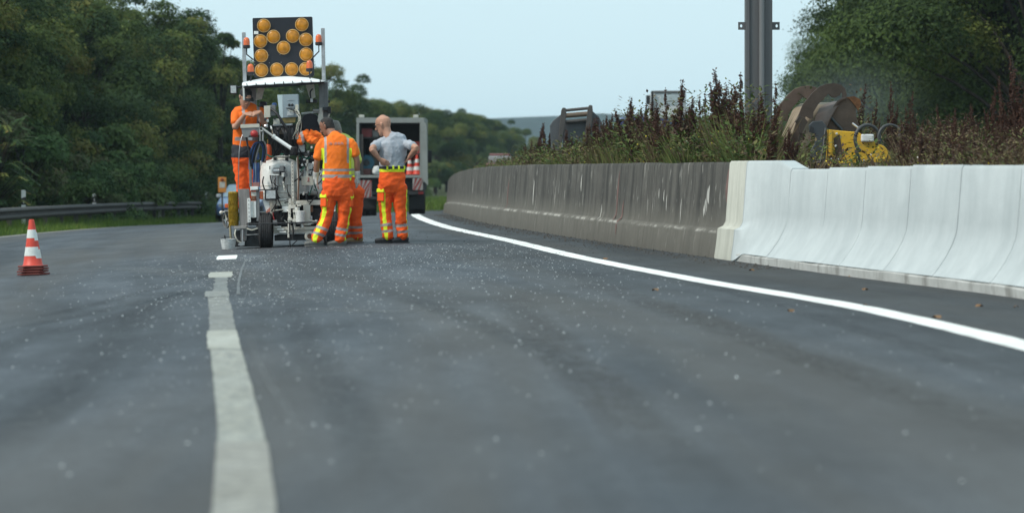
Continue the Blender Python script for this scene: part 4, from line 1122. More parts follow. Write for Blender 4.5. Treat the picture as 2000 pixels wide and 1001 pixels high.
# spray unit close to the ground
mc.box('spray_carriage', 470, 443, 507, 448, .02, .5, steel_grey); mc.box('spray_housing', 458, 449, 507, 482, .03, .6, blackm)
mc.tube('spray_bar', [(479, 459, -.03), (507, 457.5, -.03)], .010, steel_grey)
mc.tube('spray_hose', [(461, 446, -.04), (459, 458, -.07), (464, 470, -.07), (472, 474, -.05)], .011, beige, smooth=6)
mc.tube('spray_hose', [(482, 446, -.06), (492, 449, -.08), (503, 446, -.05)], .009, beige, smooth=6)
mc.tube('caster_stem', [(474, 448, -.05), (474, 474, -.05)], .015, chrome); mc.plate('caster_fork', [(466, 475), (472, 472), (478, 471), (477, 479), (470, 480), (465, 478)], -.07, .05, chrome)
for k in range(10):
    px, py = rn.uniform(452, 505), rn.uniform(446, 474); mc.tube('nozzle', [(px, py, rn.uniform(0, .1)), (px + rn.uniform(-4, 4), py + rn.uniform(3, 8), rn.uniform(0, .1))], rn.uniform(.008, .018), rn.choice([chrome, dark_steel, blackm, steel_grey]), n=7)
wc = mc.p(443, 430, .3)
MB().lathe(wc, (1, .6, 0), [(.095, -.012), (.108, -.016), (.113, 0), (.108, .016), (.095, .012)], 28, ring=True).build('measuring_wheel', M('grey rubber', (.12, .12, .115), .7), R, smooth=40)
MB().lathe(wc, (1, .6, 0), [(.03, -.02), (.03, .02)], 12).build('measuring_wheel_hub', chrome, R)
for k in range(5):
    a = k * 1.257; q = V((-.515 * math.cos(a), .857 * math.cos(a), math.sin(a))) * .1
    MB().tube([wc, wc + q], .008, 6).build('spoke', chrome, R)
mc.tube('wheel_fork', [(443, 430, .28), (440, 414, .28), (432, 414, .28)], .014, cream); mc.box('wheel_arm', 438, 410, 449, 413.5, .2, .3, chrome)
mc.box('side_blinker', 439, 397.5, 447.5, 406, .2, .3, beacon_m, bev=.01); mc.tube('guide_pole', [(447.5, 408, .2), (451, 470, .1)], .016, M('yellowed pole', (.27, .24, .15), .7))
MB().ball(mc.p(432, 415, .28), .028).build('wheel_knob', cream, R, smooth=60)
# hoses on the left
for k, (c_, r_) in enumerate([(blue_m, .013), (blackm, .013), (blue_m, .012), (navy, .014), (blackm, .011), (M('grey hose', (.22, .22, .22), .6), .012)]):
    o_ = k * 2.6
    mc.tube('hose', [(487 + o_ * .6, 330, .1), (489 + o_, 300, .05), (497 + o_, 281 - k, .02), (508 + o_ * .7, 279, .02), (514 + o_ * .5, 292 + k, .05), (512 + o_ * .3, 316, .1)], r_, c_, smooth=7)
for k in range(4): mc.tube('blue_line', [(495 + 3.5 * k, 318, .06), (496 + 3.2 * k, 340, .04 + .01 * k), (495 + 3.6 * k, 358, .06)], .012, blue_m if k != 1 else M('pale blue hose', (.18, .26, .36), .5), smooth=5)
mc.box('hose_block', 494, 356, 507, 365, .02, .1, M('dull red block', (.26, .12, .11), .7)); mc.box('blue_filter', 497, 297, 506, 312, .06, .14, blue_m, bev=.02)
mc.tube('control_cable', [(474, 263, -.02), (470, 276, -.06), (467, 300, -.08), (466, 340, -.05), (465, 372, 0)], .006, chrome, smooth=7)
mc.tube('control_cable', [(480, 262, .0), (483, 280, .02), (487, 300, .02), (490, 325, .05)], .013, dark_steel, smooth=6)
gb = V((mc.p(524.5, 300, .45).x, .45, mc.p(524.5, 312, .45).z))
MB().lathe(gb, (0, 0, 1), [(.05, 0), (.058, .02), (.058, .17), (.045, .21), (.02, .23)], 18).build('gas_bottle', M('orange red bottle', (.62, .09, .02), .5, var=.2, dirt=.2), R, smooth=45)
mc.tube('bottle_valve', [(524.5, 280, .45), (524.5, 272, .45)], .018, M('brass', (.42, .26, .07), .4, .6)); mc.tube('red_valve', [(517, 311, .2), (517, 318, .2)], .018, red_p)
mc.box('grey_tank', 508, 313, 530, 330, .5, .8, M('light grey tank', (.38, .41, .42), .5, dirt=.3), bev=.02)
# control boxes
cb = mc.plate('control_box', [(471, 250), (505, 249), (505, 262), (499, 268), (475, 268)], -.10, .16, M('grey box', (.22, .23, .235), .55, dirt=.15)); mc.plate('box_lid', [(469.5, 243), (506, 241.5), (506, 248.6), (469.5, 250)], -.115, .19, beige, parent=cb)
MB().ball(mc.p(496.5, 261, -.13), (.055, .05, .050)).build('red_warning_lamp', red_p, R, smooth=60); mc.box('lamp_socket', 485, 264, 493, 274, -.10, -.04, chrome)
mc.plate('beige_box', [(515.5, 207), (528, 206.5), (528, 229), (516, 230)], .0, .12, beige, bev=.004); mc.box('box_back', 528.2, 205, 538, 226, .03, .12, steel_grey)
MB().lathe(mc.p(536, 205, .08), (0, 0, 1), [(.03, -.02), (.034, 0), (.034, .02), (.02, .03)], 14).build('blue_cap', blue_m, R, smooth=40)
cab = mc.plate('control_cabinet', [(552, 185), (582, 184), (583, 228), (553, 230)], .02, .26, ctrl, bev=.004)
mc.plate('cabinet_side', [(541.5, 185.3), (551.6, 185), (552.6, 230), (546.5, 230)], .03, .20, M('pale blue sheet', (.50, .60, .63), .5, var=.06), parent=cab)
mc.box('cabinet_label', 561, 194.5, 574, 196, .014, .019, chrome, parent=cab, bev=0); mc.box('cabinet_display', 561, 217, 574, 226, .008, .019, glass_m, parent=cab, bev=.003)
for px in (565, 571): MB().lathe(mc.p(px, 205, .018), (0, -1, 0), [(.019, 0), (.019, .02), (.012, .024)], 12).build('switch', blackm, cab)
mc.box('cabinet_rail', 558, 208.5, 575, 210.5, .0, .019, chrome, parent=cab, bev=0); mc.box('plug', 577, 204.5, 583, 214, -.02, .018, beige, parent=cab)
mc.plate('yellow_bracket', [(545, 231), (577, 229), (576, 239), (549, 241)], .04, .1, M('dull yellow steel', (.24, .19, .07), .7, var=.3, dirt=.4))
for k in range(9): mc.tube('cable', [(560 + 2.4 * k, 211 + 3 * (k % 3), -.01), (573 + rn.uniform(0, 12), 213 + rn.uniform(0, 10), -.05), (582 + rn.uniform(0, 9), 228 + rn.uniform(-4, 8), -.02 - .01 * k), (586 - rn.uniform(-4, 8), 250 + rn.uniform(-6, 6), -.03), (580 - rn.uniform(-3, 12), 272, 0)], .0048, cable_m if k % 3 else blackm, smooth=7)
mc.box('instrument_shelf', 533, 241, 570, 246, .05, .3, chrome); mc.box('valve_bank', 534, 232, 546, 243, .03, .15, cream)
mc.box('pump_housing', 531, 250, 552, 262, .12, .4, M('tan casting', (.33, .28, .22), .7, var=.25, dirt=.4), bev=.01); mc.box('engine_cover', 524, 243, 584, 304, .42, 1.0, blackm)
for k in range(16):
    px = rn.uniform(530, 576); mc.tube('hose', [(px, 244 + rn.uniform(0, 8), .08), (px + rn.uniform(-6, 8), 262, .02), (px + rn.uniform(-8, 14), 282, .06), (px + rn.uniform(-10, 10), 303, .2)], rn.uniform(.008, .015), rn.choice([blackm, blackm, dark_steel, navy]), smooth=6)
mc.tube('big_hose', [(529, 212, .02), (541, 222, -.06), (551, 238, -.08), (563, 258, -.06), (568, 284, 0)], .020, blackm, smooth=7)
for k in range(10):
    px, py = rn.uniform(516, 548), rn.uniform(229, 262); mc.tube('fitting', [(px, py, .05), (px + rn.uniform(-4, 4), py + rn.uniform(-4, 6), .0)], rn.uniform(.01, .022), rn.choice([chrome, dark_steel, white_p]), n=8)
# white lever with ring
mc.tube('lever_arm', [(512.5, 251, -.16), (534, 266.5, -.17)], .016, M('grey arm', (.42, .42, .41), .5)); mc.tube('lever_sleeve', [(532, 265, -.17), (536, 267.5, -.17)], .033, white_p, n=12)
mc.tube('white_lever', [(534, 266.5, -.17), (573, 292.5, -.18)], .027, M('white pipe', (.86, .87, .86), .4, var=.05), n=12)
MB().lathe(mc.p(574, 295, -.18), (0, 0, 1), [(.04, -.05), (.05, -.03), (.05, .05), (.04, .06)], 14).build('lever_clamp', blackm, R, smooth=40)
rg_ = mc.p(510, 252, -.15)
MB().lathe(rg_, (0, 1, 0), [(.020, -.008), (.033, -.012), (.033, .012), (.020, .008)], 18, ring=True).build('lever_ring', M('grey arm'), R, smooth=40)
for px in (508, 513.5): mc.tube('lever_bracket', [(px, 253, -.14), (px, 275, -.1)], .013, M('grey arm'))
# seat
sp = [mc.p(x, y, .75) for x, y in ((589, 266), (588, 240), (590, 228), (596, 223), (606, 221.5), (617, 223), (623, 229), (626, 245), (628, 268))]
MB().prism(sp, (0, .14, 0)).build('seat_back', M('black seat vinyl', (.020, .021, .03), .55, var=.2), R, bev=.03)
mc.box('seat_cushion', 588, 266, 628, 276, .25, .80, MATS['black seat vinyl'], bev=.03)
mc.box('left_seat_back', 506, 198, 521, 212, .8, .92, MATS['black seat vinyl'], bev=.03)
# canopy frame
mc.tube('canopy_rail', [(475, 171, .2), (553, 167, .2), (633, 160, .2)], .022, dark_steel)
for (x, y) in ((476, 170), (632, 160)): mc.beam('canopy_side', (x, y, .2), (x, y, 1.6), .04, .05, steel_grey)
mc.box('rear_post', 483, 172, 500, 300, 1.15, 1.25, steel_grey); mc.box('front_post', 474.5, 166, 477.5, 196, .18, .22, white_p)
mc.plate('gusset', [(503, 172), (517, 171), (511, 194), (499, 196)], 1.1, .03, cream); mc.plate('gusset', [(597, 166), (613, 164), (616, 190), (610, 193), (604, 190)], 1.1, .03, cream)
mc.box('mast_column', 624, 160, 631, 248, .70, .78, steel_grey); mc.box('mast_column', 632, 160, 640, 238, .72, .80, M('mast grey', (.15, .155, .16), .5, .2, dirt=.2))
mc.plate('mast_foot', [(624, 211), (631, 210), (631, 236), (626, 250), (620, 236)], .66, .04, cream); mc.box('grip_handle', 611, 213, 624, 219, .62, .70, M('grip', (.30, .30, .29), .6), bev=.01)
mc.tube('seat_rail', [(589, 222, .9), (622, 219, .9)], .016, white_p); mc.box('mast_clamp', 630, 209, 642, 216, .62, .70, dark_steel); mc.tube('mast_hook', [(641, 210, .64), (643, 222, .64), (640, 232, .66)], .012, cream, smooth=5)
for py in (196, 226, 244): mc.tube('mast_bolt', [(643, py, .74), (643, py + 5, .74)], .014, dark_steel)
# tarpaulin with a sagging scalloped hem
mb = MB(); NX, NY = 40, 8
for j in range(NY + 1):
    v = j / NY; d = .12 + 1.5 * v
    for i in range(NX + 1):
        u = i / NX; px = 473 + (634 - 473) * u
        hem = 166.5 - 8.6 * u + 0.5 * abs(math.sin(u * math.pi * 7)); ridge = 162 - 10 * math.sin(math.pi * min(1, u * 1.02)) ** .8 - 5 * u
        py = hem + (ridge - hem) * math.sin(math.pi * v) ** .6
        mb.v.append(tuple(mc.p(px, py + .25 * math.sin(u * 23 + v * 9), d)))
mb.f = [(j * (NX + 1) + i, j * (NX + 1) + i + 1, (j + 1) * (NX + 1) + i + 1, (j + 1) * (NX + 1) + i) for j in range(NY) for i in range(NX)]
mb.m = [0] * len(mb.f)
o = mb.build('canopy_tarpaulin', tarp, R, smooth=60); sm = o.modifiers.new('thick', 'SOLIDIFY'); sm.thickness = .012
for k in range(9):
    u = (k + .5) / 9; px = 473 + 161 * u; py = 166.5 - 8.6 * u
    mc.tube('tarp_loop', [(px, py - 3, .11), (px + 1, py + 3, .11), (px + .5, py + 6, .17)], .006, blackm)
# masts and arrow board
mc.box('mast', 474.5, 63, 479.5, 172, 1.15, 1.19, chrome); mc.box('mast', 629, 55, 634, 170, 1.15, 1.19, chrome)
bp = [mc.p(x, y, 1.2) for x, y in ((493, 37), (494.5, 35.5), (608, 32.8), (610, 34), (613.5, 147), (611, 150), (499, 152), (496.5, 150))]
ab = MB().prism(bp, (0, .06, 0)).build('arrow_board', navy, R, bev=.006)
mc.plate('board_label', [(496, 61), (504.5, 61), (504.5, 67), (496, 67)], 1.192, .006, white_p, parent=ab)
for px, py in [(515.4, 50.4), (589.6, 48.3), (534.2, 71.9), (571.8, 70.6), (509, 80.7), (597.6, 77.8), (553.9, 93.5), (510.6, 109), (598.1, 106.3), (511, 137.4), (540.6, 136.1), (569.8, 135.3), (597.3, 134.7)]:
    c = mc.p(px, py, 1.2); r = 13.3 * mc.m(1.2)
    h = MB().lathe(c, (0, -1, 0), [(r * .9, 0), (r, 0), (r, .022), (r * .9, .026)], 28, ring=True).build('arrow_lamp', amber_rim, ab, smooth=40)
    MB().lathe(c, (0, -1, 0), [(r * .9, .004), (r * .88, .016), (r * .7, .028), (r * .4, .036), (.002, .039)], 28).build('lens', amber, h, smooth=60)
for px, py in ((525, 108), (547, 107), (526, 123), (549, 122), (497.5, 121), (497.5, 126)): MB().ball(mc.p(px, py, 1.198), .006, 6, 4).build('rivet', chrome, ab)
def beacon(px, py, d, arm):
    c = mc.p(px, py, d); b = MB().lathe(c - V((0, 0, .075)), (0, 0, 1), [(.035, 0), (.052, .01), (.052, .045), (.046, .05)], 18).build('beacon', blackm, R, smooth=40)
    MB().lathe(c - V((0, 0, .025)), (0, 0, 1), [(.046, 0), (.047, .05), (.042, .085), (.026, .108), (.004, .114)], 20).build('beacon_glass', beacon_m, b, smooth=60)
    MB().tube([c - V((0, 0, .075)), c - V((0, 0, .16)), mc.p(*arm, d)], .010, 7).build('beacon_arm', dark_steel, b, smooth=50)
beacon(481.5, 85, 1.0, (495, 117)); beacon(622.5, 79, 1.0, (612, 112)); beacon(489.5, 137, .5, (489, 160)); beacon(604.5, 130, .5, (608, 158))

hv_orange = M('hi-vis orange cloth', (.88, .17, .022), .75, var=.10, scale=6, bump=.25, bscale=18, spec=.2)
hv_red = M('hi-vis orange red trouser cloth', (.86, .115, .020), .75, var=.12, scale=6, bump=.3, bscale=16, spec=.2)
hv_yel = M('hi-vis yellow cloth', (.74, .86, .04), .75, var=.08, scale=6, spec=.2)
refl = M('reflective tape', (.33, .285, .28), .45, var=.12, scale=14)
# ---- paint bucket beside the spray unit
g = G(446, 487)
bk = empty('bucket', g, 'small white paint splashed bucket at the left foot of the machine', 'bucket')
MB().lathe((0, 0, 0), (0, 0, 1), [(.085, 0), (.09, .004), (.112, .145), (.117, .150), (.112, .152), (.107, .142), (.086, .015), (.002, .012)], 26).build('pail', M('splashed pail', (.52, .54, .54), .5, var=.5, scale=10, dirt=.5), bk, smooth=35)
MB().tube([V((.115 * math.cos(t), .06 * math.sin(t) - .02, .14 + .035 * math.sin(t))) for t in [math.pi * k / 12 for k in range(13)]], .004, 6).build('handle', dark_steel, bk, smooth=50)
MB().tube([V((-.03, 0, .1)), V((-.055, .01, .20))], .012, 7).build('brush_handle', dark_steel, bk)

# ---- stack of traffic cones
cone_red, cone_wht = M('cone red', (.62, .055, .03), .5, var=.15, scale=6, dirt=.25), M('cone white band', (.66, .69, .67), .4, var=.15, scale=8, dirt=.3)
cone_base = M('cone base dark red', (.16, .028, .022), .75, var=.35, scale=8, dirt=.4)
def cone(h=.50, bw=.155):
    t = empty('traffic_cone', (0, 0, 0), 'cone', 'cone')
    o8 = [(-bw, -bw * .62), (-bw * .62, -bw), (bw * .62, -bw), (bw, -bw * .62), (bw, bw * .62), (bw * .62, bw), (-bw * .62, bw), (-bw, bw * .62)]
    MB().prism([V((x, y, .006)) for x, y in o8], (0, 0, .016)).build('base', cone_base, t, bev=.004)
    for sx in (-1, 1):
        for sy in (-1, 1): MB().box((sx * bw * .55 - .02, sy * bw * .55 - .02, 0), (sx * bw * .55 + .02, sy * bw * .55 + .02, .0055)).build('foot', cone_base, t)
    r = lambda z: .100 - (.100 - .026) * (z - .022) / (h - .022)
    zs = [.022, .022 + .20 * h, .022 + .385 * h, .022 + .57 * h, .022 + .745 * h, h]
    MB().lathe((0, 0, 0), (0, 0, 1), [(.112, .0225), (r(.03) + .002, .032), (r(zs[1]), zs[1])], 28).build('body', cone_red, t, smooth=40)
    MB().lathe((0, 0, 0), (0, 0, 1), [(r(zs[1]) + .0015, zs[1]), (r(zs[2]) + .0015, zs[2])], 28).build('white_band', cone_wht, t, smooth=40)
    MB().lathe((0, 0, 0), (0, 0, 1), [(r(zs[2]), zs[2]), (r(zs[3]), zs[3])], 28).build('body', cone_red, t, smooth=40)
    MB().lathe((0, 0, 0), (0, 0, 1), [(r(zs[3]) + .0015, zs[3]), (r(zs[4]) + .0015, zs[4])], 28).build('white_band', cone_wht, t, smooth=40)
    MB().lathe((0, 0, 0), (0, 0, 1), [(r(zs[4]), zs[4]), (r(h), h - .004), (r(h) - .006, h), (r(h) - .008, h - .03)], 28).build('tip', cone_red, t, smooth=40)
    return t
g = G(65, 537)
c0 = cone()
def put_cone(t, loc, rz, label, group, s=1.0):
    t.location = loc; t.rotation_euler = (0, -.03, rz); t.scale = (s, s, s); tag(t, label, 'cone', group)
sc_ = g.y * 58 / FPX / .31
names = ['bottom cone of the stack on the asphalt, only its base plate showing', 'second cone from the bottom of the stack, only its base plate showing', 'third cone from the bottom of the stack, only its base plate showing', 'red and white banded traffic cone on top of the stack at left']
for k in range(4): put_cone(c0 if k == 0 else copy_tree(c0), g + V((.004 * (-1) ** k, 0, .027 * k * sc_)), .08 * k - .1, names[k], 'stacked traffic cones', sc_)

# ---------------------------------------------------------------- people
skin_m = M('skin', (.46, .25, .175), .55, var=.12, scale=20, spec=.35)
tan_m = M('tanned skin', (.27, .13, .085), .55, var=.12, scale=20, spec=.35)
hair_m = M('black hair', (.016, .013, .012), .7, var=.4, scale=60, bump=.5, bscale=120)
greyhair_m = M('grey hair', (.20, .19, .175), .8, var=.4, scale=60, bump=.5, bscale=120)
tee_m = M('grey t-shirt cotton', (.37, .40, .45), .85, var=.07, scale=8, bump=.25, bscale=24, spec=.15)
glove_m = M('pale work glove', (.46, .45, .43), .85, var=.25, scale=18, dirt=.3)
shoe_m = M('black work shoe', (.022, .023, .027), .6, var=.3, scale=16)
greyshoe_m = M('grey work shoe', (.12, .12, .115), .7, var=.3, scale=16)
sole_m = M('shoe sole', (.13, .125, .12), .8)
cap_m = M('black cap cloth', (.018, .019, .022), .8, var=.25, scale=16)
darkcloth_m = M('dark navy cloth', (.018, .020, .028), .8, var=.25, scale=10)
eye_m = M('eye', (.05, .035, .03), .2)
frame_m = M('spectacle frame', (.02, .02, .02), .4)

def loft(ch, n=18):
    """ch: (centre, lateral radius, depth radius, lateral vector) rings -> closed tube with rounded ends"""
    vs, fs = [], []
    P = [V(c[0]) for c in ch]
    rings = []
    d0 = (P[0] - P[1]).normalized(); d1 = (P[-1] - P[-2]).normalized()
    e0 = min(ch[0][1], ch[0][2]) * .5; e1 = min(ch[-1][1], ch[-1][2]) * .5
    full = [(P[0] + d0 * e0, ch[0][1] * .5, ch[0][2] * .5, ch[0][3])] + [(P[i], ch[i][1], ch[i][2], ch[i][3]) for i in range(len(ch))] + [(P[-1] + d1 * e1, ch[-1][1] * .5, ch[-1][2] * .5, ch[-1][3])]
    for i, (p, a, b, lat) in enumerate(full):
        d = full[min(i + 1, len(full) - 1)][0] - full[max(i - 1, 0)][0]
        d.normalize(); l_ = V(lat); l_ = (l_ - d * l_.dot(d)).normalized(); q = d.cross(l_)
        for k in range(n):
            t = 2 * math.pi * k / n; vs.append(p + l_ * (a * math.cos(t)) + q * (b * math.sin(t)))
    m = len(full)
    for i in range(m - 1):
        for k in range(n): fs.append((i * n + k, i * n + (k + 1) % n, (i + 1) * n + (k + 1) % n, (i + 1) * n + k))
    fs.append(tuple(range(n - 1, -1, -1))); fs.append(tuple((m - 1) * n + k for k in range(n)))
    return vs, fs

def limb(pts, lat=V((1, 0, 0)), k=4):
    """pts: (point, radius) -> smoothly interpolated rings"""
    P = smooth_path([p for p, r in pts], k); R = []
    for i in range(len(pts) - 1):
        for j in range(k):
            t = j / k; t = t * t * (3 - 2 * t); R.append(pts[i][1] + (pts[i + 1][1] - pts[i][1]) * t)
    R.append(pts[-1][1])
    return loft([(p, r, r, lat) for p, r in zip(P, R)], 14)

def fuse(name, lofts, mats, parent, voxel=.010, pick=None, wrinkle=None, smooth_it=4):
    """melt closed tubes into one continuous skin; pick(co) chooses the material slot, wrinkle(co) the fold depth"""
    mb = MB()
    for vs, fs in lofts: mb.add(vs, fs)
    t = mb.build('tmp', mats[0]); COL.objects.unlink(t); scn.collection.objects.link(t)
    r = t.modifiers.new('r', 'REMESH'); r.mode = 'VOXEL'; r.voxel_size = voxel
    s = t.modifiers.new('s', 'SMOOTH'); s.iterations = smooth_it; s.factor = .5
    dg = bpy.context.evaluated_depsgraph_get()
    me = bpy.data.meshes.new_from_object(t.evaluated_get(dg))
    old = t.data; bpy.data.objects.remove(t); bpy.data.meshes.remove(old)
    me.name = name
    if wrinkle:
        co = np.empty(len(me.vertices) * 3, np.float32); me.vertices.foreach_get('co', co); co = co.reshape(-1, 3)
        nr = np.empty(len(me.vertices) * 3, np.float32); me.vertex_normals.foreach_get('vector', nr); nr = nr.reshape(-1, 3)
        am = np.array([wrinkle(V(c)) for c in co.tolist()], np.float32)
        me.vertices.foreach_set('co', (co + nr * am[:, None]).ravel())
        me.update()
    me.materials.clear()
    for m in mats: me.materials.append(m)
    if pick:
        pc = np.empty(len(me.polygons) * 3, np.float32); me.polygons.foreach_get('center', pc)
        me.polygons.foreach_set('material_index', [pick(V(c), None) for c in pc.reshape(-1, 3).tolist()])
    me.polygons.foreach_set('use_smooth', [True] * len(me.polygons))
    o = bpy.data.objects.new(name, me); COL.objects.link(o); o.parent = parent
    return o

jr = empty('jacket', O, 'crumpled orange work jacket lying on the machine before the black seat', 'jacket'); jr.rotation_euler = (0, -.02, 0)
jl = [limb([(mc.p(580, 272, .12), .045), (mc.p(590, 267, .12), .07), (mc.p(600, 264, .14), .075), (mc.p(612, 264, .14), .075), (mc.p(622, 268, .12), .06), (mc.p(628, 273, .1), .04)]), limb([(mc.p(596, 262, .2), .06), (mc.p(606, 272, .04), .055), (mc.p(618, 276, .02), .045)]), limb([(mc.p(583, 270, .1), .05), (mc.p(588, 277, .02), .05)])]
fuse('cloth', jl, [hv_orange, refl], jr, .010, pick=lambda c, n: 1 if abs(c.x - mc.p(591, 268, .1).x + .3 * (c.z - mc.p(591, 268, .1).z)) < .022 else 0, wrinkle=lambda c: .035 * (.3 - abs(noise.noise(V((c.x * 13, c.y * 9, c.z * 11))))) + .012 * noise.noise(c * 30), smooth_it=3)

def hand_lofts(w, d, palm, side, curl=.6, grow=1.0, scale=1.0):
    """w wrist point, d direction to the fingers, palm direction the palm faces, side direction of the thumb"""
    d = V(d).normalized(); palm = V(palm); palm = (palm - d * palm.dot(d)).normalized(); sd = d.cross(palm).normalized()
    if sd.dot(V(side)) < 0: sd = -sd
    S = scale; out = []
    k = w + d * .095 * S
    out.append(loft([(w - d * .01, .030 * S * grow, .020 * S * grow, sd), (w + d * .035 * S, .040 * S * grow, .018 * S * grow, sd), (k, .043 * S * grow, .015 * S * grow, sd)], 12))
    for i, ln in enumerate((.072, .080, .075, .058)):
        b = k + sd * (.031 - .0205 * i) * S - d * .008 * S * abs(i - 1.2); pts = [(b - d * .02, .0095 * S * grow)]; dr = d.copy(); p = b
        for j in range(3):
            c_ = curl * (.5 + .35 * j); dr = (d * math.cos(c_ * 1.25) + palm * math.sin(c_ * 1.25)).normalized()
            p = p + dr * ln * S * (.45, .32, .26)[j]; pts.append((p, (.0092, .0085, .0075)[j] * S * grow))
        out.append(limb(pts, sd, 2))
    b = w + d * .03 * S + sd * .030 * S
    out.append(limb([(b - sd * .015, .013 * S * grow), (b + sd * .022 * S + d * .025 * S + palm * .008, .0115 * S * grow), (b + sd * .026 * S + d * .058 * S + palm * .022, .0095 * S * grow), (b + sd * .018 * S + d * .078 * S + palm * .032, .008 * S * grow)], sd, 2))
    return out

def head_lofts(c, f, up=V((0, 0, 1)), s=1.0):
    """c point at the base of the skull, f facing direction; returns lofts and the head's own frame"""
    f = V(f).normalized(); up = V(up); up = (up - f * up.dot(f)).normalized(); sd = f.cross(up)
    Q = lambda x, y, z: V(c) + sd * (x * s) + f * (y * s) + up * (z * s)
    rows = [(-.012, .062, .022, .022), (.005, .050, .040, .036), (.030, .028, .055, .066), (.065, .012, .064, .086), (.105, .002, .071, .096), (.145, -.004, .076, .101), (.176, -.008, .072, .094), (.200, -.010, .056, .072), (.214, -.012, .032, .042)]
    L = [loft([(Q(0, y, z), a * s, b * s, sd) for z, y, a, b in rows], 20)]
    L.append(limb([(Q(0, .090, .118), .008 * s), (Q(0, .108, .090), .012 * s), (Q(0, .112, .076), .014 * s), (Q(0, .094, .068), .010 * s)], sd, 2))      # nose
    L.append(loft([(Q(-.030, .092, .128), .008, .008, up), (Q(0, .097, .130), .009, .009, up), (Q(.030, .092, .128), .008, .008, up)], 10))              # brow
    L.append(loft([(Q(-.022, .084, .040), .007, .006, up), (Q(0, .092, .041), .008, .007, up), (Q(.022, .084, .040), .007, .006, up)], 10))              # lips
    for x in (-1, 1):
        L.append(loft([(Q(x * .074, -.008, .075), .010 * s, .006 * s, f), (Q(x * .082, -.012, .100), .018 * s, .007 * s, f), (Q(x * .084, -.016, .125), .018 * s, .006 * s, f)], 10))
    return L, Q

